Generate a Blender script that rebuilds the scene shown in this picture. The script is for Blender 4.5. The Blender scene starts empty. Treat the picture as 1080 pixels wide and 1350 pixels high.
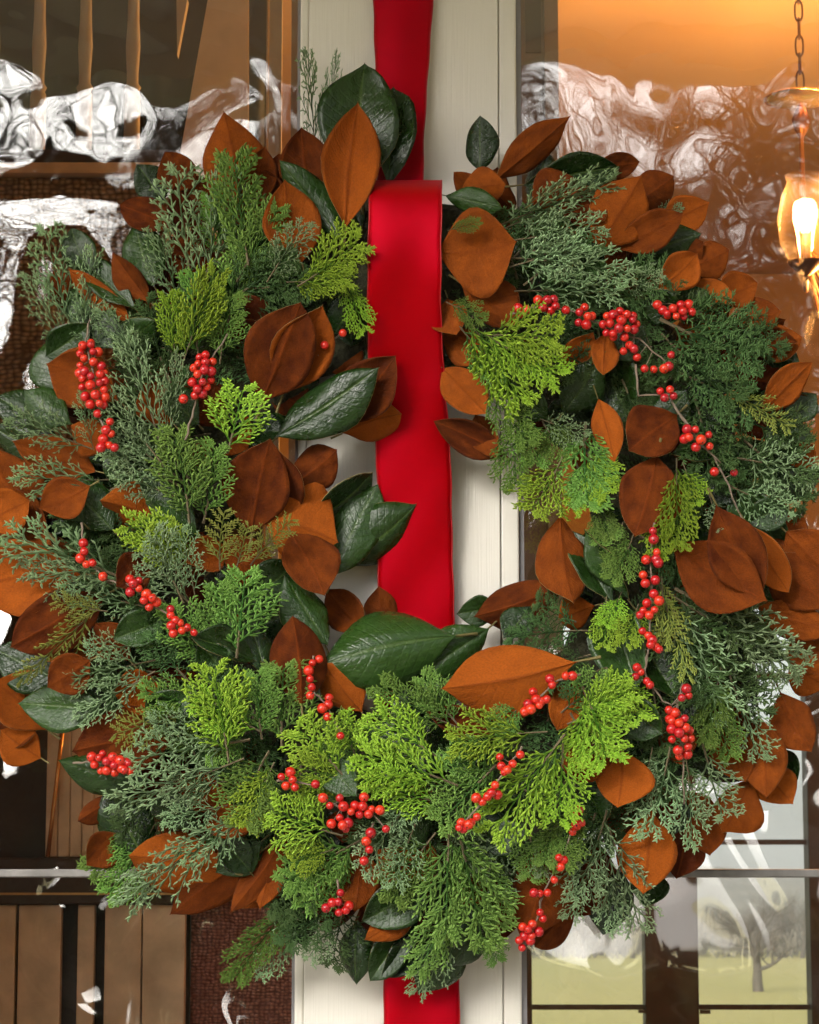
import bpy, math, random
import numpy as np
from mathutils import Vector, Matrix, Quaternion

random.seed(7)
scene = bpy.context.scene
col = scene.collection

# ------------------------------------------------------------------ camera, sky, sun, exposure
FPX = 3512.0                      # focal length in photograph pixels (1080 x 1350)
PITCH = math.radians(8.5)
CAM = Vector((0.0, -3.5, 1.55))
cd = bpy.data.cameras.new('camera')
cam = bpy.data.objects.new('camera', cd); col.objects.link(cam)
cd.sensor_fit = 'VERTICAL'; cd.sensor_height = 24.0
cd.lens = 24.0 * FPX / 1350.0
cd.clip_start = 0.05; cd.clip_end = 3000
cam.location = CAM
cam.rotation_euler = (math.radians(90) + PITCH, 0, 0)
cd.dof.use_dof = True; cd.dof.focus_distance = 3.35; cd.dof.aperture_fstop = 20.0
scene.camera = cam

SUN_EL, SUN_AZ = math.radians(17), math.radians(205)   # azimuth clockwise from +Y; behind the viewer, a little to the left
world = bpy.data.worlds.new('World'); scene.world = world
world.use_nodes = True
wn, wl = world.node_tree.nodes, world.node_tree.links
bg = wn['Background']
sky = wn.new('ShaderNodeTexSky'); sky.sky_type = 'NISHITA'; sky.sun_disc = False
sky.sun_elevation = SUN_EL; sky.sun_rotation = SUN_AZ
sky.air_density = 1.0; sky.dust_density = 4.0; sky.ozone_density = 1.0
hs = wn.new('ShaderNodeHueSaturation'); hs.inputs['Saturation'].default_value = 0.22
wl.new(sky.outputs[0], hs.inputs['Color']); wl.new(hs.outputs[0], bg.inputs['Color'])
bg.inputs['Strength'].default_value = 0.15

sd = bpy.data.lights.new('sun', 'SUN'); sun = bpy.data.objects.new('sun', sd); col.objects.link(sun)
sd.energy = 1.5; sd.angle = math.radians(18); sd.color = (1.0, 0.95, 0.86)
sdir = Vector((math.sin(SUN_AZ) * math.cos(SUN_EL), math.cos(SUN_AZ) * math.cos(SUN_EL), math.sin(SUN_EL)))
sun.rotation_euler = sdir.to_track_quat('Z', 'Y').to_euler()
scene.view_settings.view_transform = 'Standard'; scene.view_settings.look = 'None'
scene.view_settings.exposure = 1.45
scene.cycles.transparent_max_bounces = 16
scene.cycles.max_bounces = 7
scene.cycles.caustics_reflective = False

R_ = Vector((1, 0, 0)); F_ = Vector((0, math.cos(PITCH), math.sin(PITCH))); U_ = Vector((0, -math.sin(PITCH), math.cos(PITCH)))
def at(px, py, Y):
    """point on the vertical plane y = Y seen at photograph pixel (px, py)"""
    d = F_ + R_ * ((px - 540) / FPX) + U_ * ((675 - py) / FPX)
    return CAM + d * ((Y - CAM.y) / d.y)
def mpp(Y): return (Y - CAM.y) / FPX

# ------------------------------------------------------------------ objects
def tag(o, label=None, cat=None, group=None, kind=None):
    if label: o['label'] = label
    if cat: o['category'] = cat
    if group: o['group'] = group
    if kind: o['kind'] = kind
    return o
def empty(name, loc=(0, 0, 0)):
    o = bpy.data.objects.new(name, None); col.objects.link(o); o.location = loc; o.empty_display_size = 0.05
    return o
def link(name, me, parent=None):
    o = bpy.data.objects.new(name, me); col.objects.link(o)
    if parent is not None: o.parent = parent
    return o
class MB:
    def __init__(s): s.v = []; s.f = []; s.m = []
    def box(s, x0, x1, y0, y1, z0, z1, m=0):
        b = len(s.v)
        s.v += [(x, y, z) for z in (z0, z1) for y in (y0, y1) for x in (x0, x1)]
        for q in ((0, 2, 3, 1), (4, 5, 7, 6), (0, 1, 5, 4), (2, 6, 7, 3), (0, 4, 6, 2), (1, 3, 7, 5)):
            s.f.append(tuple(b + i for i in q)); s.m.append(m)
        return s
    def quad(s, a, b_, c, d, m=0):
        b = len(s.v); s.v += [tuple(a), tuple(b_), tuple(c), tuple(d)]; s.f.append((b, b + 1, b + 2, b + 3)); s.m.append(m); return s
    def tube(s, pts, radii, n=6, m=0, cap=True):
        pts = [Vector(p) for p in pts]
        if not hasattr(radii, '__len__'): radii = [radii] * len(pts)
        up = Vector((0.13, 0.2, 1)).normalized(); b = len(s.v)
        for i, p in enumerate(pts):
            t = (pts[min(i + 1, len(pts) - 1)] - pts[max(i - 1, 0)]).normalized()
            a = t.cross(up)
            if a.length < 0.05: a = t.cross(Vector((1, 0, 0)))
            a.normalize(); c = t.cross(a)
            for k in range(n):
                th = 2 * math.pi * k / n
                s.v.append(tuple(p + (a * math.cos(th) + c * math.sin(th)) * radii[i]))
        for i in range(len(pts) - 1):
            for k in range(n):
                s.f.append((b + i * n + k, b + i * n + (k + 1) % n, b + (i + 1) * n + (k + 1) % n, b + (i + 1) * n + k)); s.m.append(m)
        if cap:
            s.f.append(tuple(b + k for k in reversed(range(n)))); s.m.append(m)
            s.f.append(tuple(b + (len(pts) - 1) * n + k for k in range(n))); s.m.append(m)
        return s
    def lathe(s, prof, c=(0, 0, 0), n=16, m=0, sy=1.0):
        b = len(s.v)
        for r, z in prof:
            for k in range(n):
                th = 2 * math.pi * k / n
                s.v.append((c[0] + r * math.cos(th), c[1] + r * sy * math.sin(th), c[2] + z))
        for i in range(len(prof) - 1):
            for k in range(n):
                s.f.append((b + i * n + k, b + i * n + (k + 1) % n, b + (i + 1) * n + (k + 1) % n, b + (i + 1) * n + k)); s.m.append(m)
        return s
    def mesh(s, name, mats, smooth=False, bevel=None):
        me = bpy.data.meshes.new(name); me.from_pydata(s.v, [], s.f)
        for mt in (mats if isinstance(mats, (list, tuple)) else [mats]): me.materials.append(mt)
        me.polygons.foreach_set('material_index', s.m)
        if smooth: me.polygons.foreach_set('use_smooth', [True] * len(me.polygons))
        me.update(); return me
    def build(s, name, mats, parent=None, smooth=False, bevel=0):
        o = link(name, s.mesh(name, mats, smooth), parent)
        if parent is not None: o.matrix_parent_inverse = Matrix.Translation(-parent.location)
        if bevel:
            b = o.modifiers.new('bevel', 'BEVEL'); b.width = bevel; b.segments = 2; b.limit_method = 'ANGLE'
        return o

# ------------------------------------------------------------------ materials
def mat(name, color=(0.5, 0.5, 0.5), rough=0.6, noise=0.0, nscale=20, bump=0.0, bscale=60, coords='Object', metallic=0.0, spec=0.5, **kw):
    m = bpy.data.materials.new(name); m.use_nodes = True
    N, L = m.node_tree.nodes, m.node_tree.links
    p = N['Principled BSDF']; p.inputs['Base Color'].default_value = (*color, 1)
    p.inputs['Roughness'].default_value = rough; p.inputs['Metallic'].default_value = metallic
    p.inputs['Specular IOR Level'].default_value = spec
    for k, v in kw.items(): p.inputs[k.replace('_', ' ')].default_value = v
    tc = N.new('ShaderNodeTexCoord')
    if noise:
        n = N.new('ShaderNodeTexNoise'); n.inputs['Scale'].default_value = nscale; n.inputs['Detail'].default_value = 5
        L.new(tc.outputs[coords], n.inputs['Vector'])
        cr = N.new('ShaderNodeMapRange'); cr.inputs[1].default_value = 0.3; cr.inputs[2].default_value = 0.7
        cr.inputs[3].default_value = 1 - noise; cr.inputs[4].default_value = 1 + noise
        L.new(n.outputs['Fac'], cr.inputs[0])
        mx = N.new('ShaderNodeVectorMath'); mx.operation = 'SCALE'; mx.inputs[0].default_value = color
        L.new(cr.outputs[0], mx.inputs['Scale']); L.new(mx.outputs[0], p.inputs['Base Color'])
    if bump:
        n2 = N.new('ShaderNodeTexNoise'); n2.inputs['Scale'].default_value = bscale; n2.inputs['Detail'].default_value = 4
        L.new(tc.outputs[coords], n2.inputs['Vector'])
        b = N.new('ShaderNodeBump'); b.inputs['Strength'].default_value = bump; b.inputs['Distance'].default_value = 0.01
        L.new(n2.outputs['Fac'], b.inputs['Height']); L.new(b.outputs[0], p.inputs['Normal'])
    return m

def math_node(N, L, op, a, b=None):
    n = N.new('ShaderNodeMath'); n.operation = op
    for i, x in enumerate((a, b)):
        if x is None: continue
        if isinstance(x, (int, float)): n.inputs[i].default_value = x
        else: L.new(x, n.inputs[i])
    return n.outputs[0]

def mix_rgb(N, L, fac, a, b):
    n = N.new('ShaderNodeMix'); n.data_type = 'RGBA'
    if isinstance(fac, (int, float)): n.inputs[0].default_value = fac
    else: L.new(fac, n.inputs[0])
    for i, x in ((6, a), (7, b)):
        if isinstance(x, tuple): n.inputs[i].default_value = (*x, 1)
        else: L.new(x, n.inputs[i])
    return n.outputs[2]

def leaf_mat(name, c0, c1, vein, rough, bumpv, fine, sheen=0.0, coat=0.0, rough1=None, spec=0.5):
    """leaf face: colour varies leaf by leaf and over the blade, side veins by the blade's own UVs"""
    m = bpy.data.materials.new(name); m.use_nodes = True
    N, L = m.node_tree.nodes, m.node_tree.links; p = N['Principled BSDF']
    oi = N.new('ShaderNodeObjectInfo'); uv = N.new('ShaderNodeUVMap'); tc = N.new('ShaderNodeTexCoord')
    sep = N.new('ShaderNodeSeparateXYZ'); L.new(uv.outputs[0], sep.inputs[0])
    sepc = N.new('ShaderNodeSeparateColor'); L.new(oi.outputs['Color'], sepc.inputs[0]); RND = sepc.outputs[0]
    au = math_node(N, L, 'ABSOLUTE', math_node(N, L, 'SUBTRACT', sep.outputs[0], 0.5))      # 0 at midrib .. 0.5 at edge
    ph = math_node(N, L, 'SUBTRACT', math_node(N, L, 'MULTIPLY', sep.outputs[1], 13.0), math_node(N, L, 'MULTIPLY', au, 5.0))
    ph = math_node(N, L, 'ADD', ph, math_node(N, L, 'MULTIPLY', oi.outputs['Random'], 3.0))
    w = math_node(N, L, 'PINGPONG', ph, 0.5)                                               # 0 on a side vein
    vn = N.new('ShaderNodeMapRange'); vn.inputs[1].default_value = 0.0; vn.inputs[2].default_value = 0.14
    vn.inputs[3].default_value = 1.0; vn.inputs[4].default_value = 0.0; L.new(w, vn.inputs[0])
    rib = N.new('ShaderNodeMapRange'); rib.inputs[1].default_value = 0.012; rib.inputs[2].default_value = 0.035
    rib.inputs[3].default_value = 1.0; rib.inputs[4].default_value = 0.0; L.new(au, rib.inputs[0])
    ns = N.new('ShaderNodeTexNoise'); ns.inputs['Scale'].default_value = 5.0; ns.inputs['Detail'].default_value = 6
    cmb = N.new('ShaderNodeVectorMath'); cmb.operation = 'ADD'; L.new(tc.outputs['Object'], cmb.inputs[0])
    rv = N.new('ShaderNodeCombineXYZ'); L.new(math_node(N, L, 'MULTIPLY', oi.outputs['Random'], 40.0), rv.inputs[0]); L.new(rv.outputs[0], cmb.inputs[1])
    L.new(cmb.outputs[0], ns.inputs['Vector'])
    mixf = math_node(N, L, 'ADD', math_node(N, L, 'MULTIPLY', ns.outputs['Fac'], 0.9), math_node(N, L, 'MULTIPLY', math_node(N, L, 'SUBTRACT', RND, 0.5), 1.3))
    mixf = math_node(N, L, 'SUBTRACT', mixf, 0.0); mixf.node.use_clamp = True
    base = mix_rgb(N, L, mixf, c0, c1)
    base = mix_rgb(N, L, math_node(N, L, 'MULTIPLY', vn.outputs[0], 0.05), base, vein)
    base = mix_rgb(N, L, math_node(N, L, 'MULTIPLY', rib.outputs[0], 0.55), base, vein)
    # specks and scuffs
    n3 = N.new('ShaderNodeTexNoise'); n3.inputs['Scale'].default_value = fine; n3.inputs['Detail'].default_value = 3
    L.new(cmb.outputs[0], n3.inputs['Vector'])
    sc = N.new('ShaderNodeMapRange'); sc.inputs[1].default_value = 0.3; sc.inputs[2].default_value = 0.7
    sc.inputs[3].default_value = 0.82; sc.inputs[4].default_value = 1.15; L.new(n3.outputs['Fac'], sc.inputs[0])
    vm = N.new('ShaderNodeVectorMath'); vm.operation = 'SCALE'; L.new(base, vm.inputs[0]); L.new(sc.outputs[0], vm.inputs['Scale'])
    L.new(vm.outputs[0], p.inputs['Base Color'])
    if rough1 is None: p.inputs['Roughness'].default_value = rough
    else:
        rr = N.new('ShaderNodeMapRange'); rr.inputs[1].default_value = 0.35; rr.inputs[2].default_value = 0.65
        rr.inputs[3].default_value = rough; rr.inputs[4].default_value = rough1
        L.new(ns.outputs['Fac'], rr.inputs[0]); L.new(rr.outputs[0], p.inputs['Roughness'])
    p.inputs['Specular IOR Level'].default_value = spec
    p.inputs['Sheen Weight'].default_value = sheen; p.inputs['Sheen Tint'].default_value = (1.0, 0.6, 0.35, 1); p.inputs['Sheen Roughness'].default_value = 0.5
    p.inputs['Coat Weight'].default_value = coat; p.inputs['Coat Roughness'].default_value = 0.25
    h = math_node(N, L, 'ADD', math_node(N, L, 'MULTIPLY', vn.outputs[0], -0.12), math_node(N, L, 'MULTIPLY', ns.outputs['Fac'], 1.6))
    h = math_node(N, L, 'ADD', h, math_node(N, L, 'MULTIPLY', n3.outputs['Fac'], 0.35))
    b = N.new('ShaderNodeBump'); b.inputs['Strength'].default_value = bumpv; b.inputs['Distance'].default_value = 0.004
    L.new(h, b.inputs['Height']); L.new(b.outputs[0], p.inputs['Normal'])
    return m

M_top = leaf_mat('magnolia_leaf_green_face', (0.007, 0.024, 0.003), (0.024, 0.062, 0.010), (0.07, 0.12, 0.025), 0.17, 0.6, 30, coat=0.1, rough1=0.36, spec=0.38)
M_under = leaf_mat('magnolia_leaf_brown_underside', (0.065, 0.011, 0.001), (0.31, 0.072, 0.006), (0.17, 0.034, 0.003), 0.85, 0.55, 60, sheen=0.03, spec=0.12)
M_rim = mat('magnolia_leaf_rim', (0.36, 0.27, 0.10), 0.6)
M_petiole = mat('magnolia_leaf_stalk', (0.16, 0.13, 0.04), 0.7)

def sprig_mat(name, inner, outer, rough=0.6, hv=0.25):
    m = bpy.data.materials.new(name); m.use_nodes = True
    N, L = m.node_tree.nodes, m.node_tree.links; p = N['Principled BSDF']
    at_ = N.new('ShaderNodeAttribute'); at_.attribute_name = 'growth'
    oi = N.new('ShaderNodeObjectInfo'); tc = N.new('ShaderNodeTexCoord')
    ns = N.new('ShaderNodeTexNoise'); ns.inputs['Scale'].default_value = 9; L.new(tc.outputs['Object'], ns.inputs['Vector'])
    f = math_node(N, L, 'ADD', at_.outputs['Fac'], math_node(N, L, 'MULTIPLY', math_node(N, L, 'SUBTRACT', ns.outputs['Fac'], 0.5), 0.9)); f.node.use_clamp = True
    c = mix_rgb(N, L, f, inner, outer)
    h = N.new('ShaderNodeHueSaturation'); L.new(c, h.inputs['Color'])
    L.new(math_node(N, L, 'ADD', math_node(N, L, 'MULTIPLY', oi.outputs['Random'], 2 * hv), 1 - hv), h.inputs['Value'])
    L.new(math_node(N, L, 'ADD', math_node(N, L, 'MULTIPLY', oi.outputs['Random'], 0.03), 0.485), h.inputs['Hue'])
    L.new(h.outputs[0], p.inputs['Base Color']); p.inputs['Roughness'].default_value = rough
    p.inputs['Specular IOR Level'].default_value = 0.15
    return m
SPR = {
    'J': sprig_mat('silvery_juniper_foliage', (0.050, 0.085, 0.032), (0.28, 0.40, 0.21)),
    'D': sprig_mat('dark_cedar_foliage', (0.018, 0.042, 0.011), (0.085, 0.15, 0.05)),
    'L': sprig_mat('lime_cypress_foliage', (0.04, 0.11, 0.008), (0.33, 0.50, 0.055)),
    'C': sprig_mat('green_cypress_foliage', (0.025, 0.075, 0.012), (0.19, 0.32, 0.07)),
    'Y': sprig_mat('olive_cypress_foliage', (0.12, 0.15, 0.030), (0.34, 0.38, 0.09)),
}
M_bark_s = mat('twig_bark', (0.14, 0.11, 0.06), 0.8)

# ------------------------------------------------------------------ wreath layout
WC = (545, 705)                                    # wreath centre in the picture
def ring_h(px, py):
    r = math.hypot(px - WC[0], py - WC[1])
    return 30 + 75 * math.exp(-((r - 365) / 175.0) ** 2)
def depth_pt(px, py, z_mm): return at(px, py, -max(z_mm, 9) / 1000.0)

wreath = empty('evergreen_wreath', at(WC[0], WC[1], -0.06))
tag(wreath, 'round holiday wreath of magnolia leaves, cedar sprigs and red berries hanging on the door', 'wreath')
INVW = Matrix.Translation(-wreath.location)

def place(o, M, parent=wreath):
    o.parent = parent
    o.matrix_parent_inverse = Matrix.Identity(4)
    o.matrix_basis = INVW @ M

def frame(p0, p1, wid, roll, flip=False, zscale=None):
    d = p1 - p0; ln = d.length; d = d / ln
    view = (CAM - p0).normalized()
    n = (view - d * view.dot(d)).normalized()
    if flip: n = -n
    n = Quaternion(d, roll) @ n
    x = d.cross(n).normalized()
    M = Matrix.Identity(4)
    zs = zscale or ln
    for i in range(3):
        M[i][0] = x[i] * wid; M[i][1] = d[i] * ln; M[i][2] = n[i] * zs; M[i][3] = p0[i]
    return M

def leaf_mesh(seed):
    r = random.Random(seed)
    us = [-1, -.82, -.6, -.38, -.18, -.05, 0, .05, .18, .38, .6, .82, 1]
    nt = 16; V = []; F = []; MI = []; UV = []
    sharp = r.uniform(0.66, 0.98); b0 = r.uniform(0.62, 0.88)
    bend = r.uniform(-0.14, 0.22); cup = r.uniform(-0.15, 0.32); asym = r.uniform(-0.12, 0.12)
    side = r.uniform(-0.07, 0.07); twist = r.uniform(-0.35, 0.35)
    wa, wb, pa, pb = r.uniform(.008, .03), r.uniform(.008, .03), r.uniform(0, 6), r.uniform(0, 6)
    f1, f2 = r.uniform(5, 9), r.uniform(4, 8)
    s1 = r.uniform(14, 40); k1 = r.uniform(0.92, 1.18)
    prof = lambda t: (math.sin(math.pi * t ** k1) ** sharp) * (1 - math.exp(-(1 - t) * s1)) * (1 - math.exp(-t * 14))
    pm = max(prof(i / 200) for i in range(1, 200))
    fold = r.uniform(-0.05, 0.24)
    for s in (0, 1):
        for i in range(nt + 1):
            t = i / nt; tt = 0.5 - 0.5 * math.cos(math.pi * t)
            w = 0.5 * prof(min(max(tt, 0.0), 1)) / pm if 0 < i < nt else 0.004
            ed = 1 + (0.045 * math.sin(f1 * tt + pa))
            zc = -bend * (tt * tt - 0.15) + 0.02 * math.sin(tt * 5 + pa)
            tw = twist * (tt - 0.4)
            for u in us:
                x = w * u * (ed if u > 0 else 2 - ed) * (1 + asym * (1 if u > 0 else -1))
                wv = (wa * math.sin(f1 * 1.9 * tt + pa) if u > 0 else wb * math.sin(f2 * 1.9 * tt + pb)) * u * u * 1.5
                z = -cup * u * u * w * 1.2 + fold * abs(u) * w + wv * min(1, 6 * w) + x * tw * 0.7
                rib = max(0, 1 - abs(u) / 0.05) * (1 - 0.7 * tt)
                if s == 0: zz = z + zc + 0.0035 - 0.009 * rib
                else: zz = z + zc - 0.0035 - 0.012 * rib
                V.append((x + side * math.sin(math.pi * tt), tt, zz)); UV.append((u * .5 + .5, tt))
    nu = len(us); S = (nt + 1) * nu
    for i in range(nt):
        for j in range(nu - 1):
            a = i * nu + j
            F.append((a, a + 1, a + nu + 1, a + nu)); MI.append(0)
            F.append((S + a, S + a + nu, S + a + nu + 1, S + a + 1)); MI.append(1)
        for j, sgn in ((0, 1), (nu - 1, 0)):
            a, b = i * nu + j, (i + 1) * nu + j
            F.append((a, b, S + b, S + a) if sgn else (a, S + a, S + b, b)); MI.append(2)
    for j in range(nu - 1):
        a = nt * nu + j
        F.append((a, a + 1, S + a + 1, S + a)); MI.append(2)
    b = len(V)                                      # stalk
    for k, (yy, zz, rr) in enumerate(((0.02, -0.008, .011), (-0.07, -0.03, .013), (-0.16, -0.07, .016))):
        for q in range(5):
            th = 2 * math.pi * q / 5; V.append((rr * 1.6 * math.cos(th), yy, zz + rr * math.sin(th))); UV.append((0.5, 0))
    for k in range(2):
        for q in range(5):
            F.append((b + k * 5 + q, b + k * 5 + (q + 1) % 5, b + (k + 1) * 5 + (q + 1) % 5, b + (k + 1) * 5 + q)); MI.append(3)
    me = bpy.data.meshes.new('magnolia_leaf'); me.from_pydata(V, [], F)
    for mm in (M_top, M_under, M_rim, M_petiole): me.materials.append(mm)
    me.polygons.foreach_set('material_index', MI); me.polygons.foreach_set('use_smooth', [True] * len(F))
    uvl = me.uv_layers.new(name='UVMap')
    li = np.zeros(len(me.loops), dtype=np.int32); me.loops.foreach_get('vertex_index', li)
    uvl.data.foreach_set('uv', np.array(UV, dtype=np.float32)[li].ravel())
    me.update(); return me
LEAVES = [leaf_mesh(100 + i) for i in range(18)]
lrnd = random.Random(11)

def leaf(bx, by, tx, ty, w, side, L, roll=None, dz=0):
    zb = ring_h(bx, by) + L * 10 - 14; zt = ring_h(tx, ty) + L * 10 + 10 + dz
    p0 = depth_pt(bx, by, zb); p1 = depth_pt(tx, ty, zt)
    if roll is None: roll = lrnd.uniform(-0.32, 0.32)
    wid = w * mpp(-zb / 1000) / max(0.75, math.cos(roll))
    M = frame(p0, p1, wid, roll, flip=(side == 'B'))
    o = link('magnolia_leaf', lrnd.choice(LEAVES)); place(o, M)
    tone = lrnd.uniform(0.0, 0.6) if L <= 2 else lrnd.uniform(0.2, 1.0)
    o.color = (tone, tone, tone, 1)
    o['label'] = 'rust brown felted underside of a magnolia leaf' if side == 'B' else 'glossy dark green upper face of a magnolia leaf'
    return o

LEAF = [
 # top left
 (478,250,481,82,112,'G',1),(512,250,522,108,66,'G',0),(455,304,470,143,82,'B',4),(412,275,398,172,72,'B',1),
 (452,318,372,213,52,'G',4),(398,348,372,243,80,'B',3),(318,300,297,153,92,'B',1),(335,280,348,195,50,'B',0),
 (228,300,157,268,48,'B',1),(205,380,172,288,62,'G',1),(182,412,100,330,46,'G',2),(198,398,148,334,40,'B',3),
 (172,425,94,356,36,'B',2),(160,460,88,375,62,'G',1),(112,425,70,355,42,'B',0),(82,525,66,442,72,'G',1),
 (158,530,66,478,84,'B',2),(66,570,-8,520,62,'G',1),(95,612,-14,565,70,'G',0),(128,622,20,588,60,'B',1),
 (60,700,-22,592,95,'B',1),(70,720,-25,660,85,'B',0),(150,700,90,636,60,'G',2),(256,702,132,656,80,'B',3),
 (262,706,150,632,84,'G',2),(345,532,396,396,96,'B',4,0.1),(372,522,424,398,84,'B',3),(345,440,312,388,62,'B',2),
 (302,565,252,505,62,'B',1),(363,578,498,482,72,'G',6,-0.35),(440,560,520,470,78,'B',4),(450,572,530,545,62,'B',3),
 (498,515,553,492,46,'G',1),(438,445,478,395,52,'G',2),(330,470,300,420,60,'B',1),(280,610,250,590,50,'B',0),
 # rosette at the left of the opening
 (332,705,356,577,92,'B',5,0.1),(372,690,372,590,62,'B',4),(380,642,446,592,60,'B',4),(345,685,446,715,115,'B',5,0.0),
 (382,700,428,788,74,'B',6),(400,690,497,632,66,'G',2,0.9),(438,762,495,636,72,'G',3),(445,748,552,668,76,'G',2,0.3),
 (430,775,482,832,52,'B',1),(512,842,499,772,46,'B',0),(398,932,386,813,76,'B',8,0.0),(478,940,428,872,60,'B',5),
 (430,852,382,756,60,'G',5,0.4),(350,895,322,788,44,'G',5,0.5),(345,872,246,842,42,'G',6,0.4),
 (604,838,424,872,108,'G',7,0.2),(310,795,394,745,62,'G',2),(322,835,396,802,52,'G',1),(296,705,362,768,62,'B',1),(520,935,600,882,70,'G',2),(600,905,520,965,84,'G',1),(520,900,590,960,84,'G',1),(480,960,560,1020,84,'G',0),(640,960,560,1010,84,'G',0),(645,828,556,892,62,'G',4),(762,872,581,908,104,'B',8,0.0),(655,965,560,940,44,'B',4),
 (752,768,624,812,66,'B',3),(660,800,604,810,42,'G',2),(738,680,756,796,70,'B',6),(785,798,733,815,50,'B',3),
 (808,802,752,690,46,'G',4,0.5),(828,792,775,695,38,'G',4,-0.6),(798,790,838,908,74,'G',3),(850,838,892,925,62,'G',2),
 (905,880,915,960,50,'G',1),
 # top right
 (632,226,635,154,46,'G',1),(650,285,598,228,42,'B',0),(652,240,746,152,50,'B',3,0.3),(688,244,820,222,62,'G',2),
 (785,222,843,214,38,'B',0),(604,256,667,243,52,'B',3),(588,258,658,274,38,'G',4),(572,332,683,318,124,'B',5,0.0),
 (606,372,682,428,64,'B',4),(735,244,798,292,62,'B',3),(700,270,760,235,60,'B',2),(784,330,842,234,86,'B',4,0.1),
 (812,328,897,284,54,'B',3),(828,352,922,308,72,'G',2),(866,382,922,334,54,'B',4),(892,340,928,318,40,'B',1),
 (900,378,970,398,46,'B',2),(872,402,940,392,42,'G',3),(985,446,1052,452,34,'B',2),(958,440,1056,482,62,'G',1),
 (1005,545,1069,477,46,'B',3,0.3),(1035,560,1078,518,44,'G',2),(998,600,1072,566,62,'G',2),(1040,612,1072,585,40,'B',1),
 (1000,648,1084,612,72,'G',1),(582,484,642,548,58,'B',4),(672,604,572,556,48,'B',3),(625,545,660,606,40,'B',2),
 (590,392,604,444,54,'B',3),(580,440,645,476,52,'B',2),(742,494,782,440,46,'B',3),(798,438,794,498,38,'B',3),
 (742,545,790,478,62,'G',3),(722,552,676,520,48,'G',3),(790,445,830,560,86,'G',0),(788,524,812,612,42,'B',5),
 (894,545,826,600,78,'B',4),(866,598,836,710,88,'B',5,0.0),(958,596,888,594,30,'G',4,0.6),(902,548,952,565,44,'G',2),
 (958,640,1042,730,72,'G',3),(925,615,968,662,52,'G',2),(944,664,1003,788,78,'B',7,0.1),(882,712,1012,792,96,'B',6,0.0),
 (985,690,1038,782,52,'B',5),(1008,728,1098,800,80,'B',4),(1035,700,1110,772,78,'B',5),(1000,664,1066,718,60,'B',2),
 (998,800,1096,832,52,'B',3),(1050,830,1082,888,62,'B',1),(1028,912,1070,992,62,'B',3),(1000,940,1012,1053,62,'B',4,0.1),
 (1030,985,1048,1036,42,'G',1),(990,1025,952,1096,68,'B',2),(950,950,985,1030,60,'B',1),(740,330,800,370,60,'G',2),
 # bottom right
 (808,1004,740,1010,56,'B',5),(820,988,814,1066,80,'B',4,0.0),(768,1035,802,1086,44,'G',3,1.0),(858,1064,848,1179,80,'B',4,0.0),
 (728,1108,690,1242,84,'B',4,0.1),(758,1195,704,1250,46,'B',1),(822,1148,795,1233,62,'G',1),(870,1150,850,1195,52,'G',1),
 (905,1055,882,1128,62,'G',0),(760,900,735,960,50,'B',3),(880,950,900,1010,50,'B',1),
 # bottom
 (476,1112,468,1202,62,'B',3),(496,1118,562,1186,84,'B',3),(565,1162,478,1216,62,'G',4),(556,1188,482,1242,40,'B',4),
 (472,1212,466,1299,46,'G',2),(552,1212,488,1294,48,'G',3),(584,1228,500,1290,46,'G',2),(602,1200,548,1312,72,'G',1),
 (645,1188,572,1272,72,'G',2),(430,1120,455,1180,50,'B',2),
 # bottom left
 (300,1150,170,1128,82,'B',4,0.0),(345,1122,224,1206,66,'B',3),(348,1078,268,1092,46,'B',3),(385,1088,308,1204,46,'B',3),
 (362,1108,345,1198,52,'B',2),(346,1108,284,1152,50,'G',3),(235,1030,302,1062,52,'B',1),(196,1138,140,1038,76,'G',0),
 (262,1090,193,1058,46,'G',2),(155,1050,103,1084,32,'B',0),(202,1032,78,1004,56,'G',3),(238,958,98,990,90,'B',3,0.0),
 (142,938,18,926,68,'G',3),(66,965,-12,900,84,'B',1),(92,902,-10,852,76,'G',0),(110,758,-35,772,104,'B',2),
 (138,785,16,852,84,'B',3),(140,822,62,872,62,'B',1),(172,872,125,822,50,'B',2),(212,905,148,912,62,'B',1),
 (60,930,-10,990,60,'B',0),(270,760,245,790,50,'B',2),(270,700,230,760,50,'B',0),
]
for a in LEAF:
    if a[5] == 'G' and a[0] < 320: a = a[:6] + (a[6] + 2,) + a[7:]
    if a[5] == 'B' and (a[0] < 230 or a[0] > 790 or (a[1] < 420 and not 480 < a[0] < 660)): a = a[:6] + (a[6] + 1.5,) + a[7:]
    leaf(*a)
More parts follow.
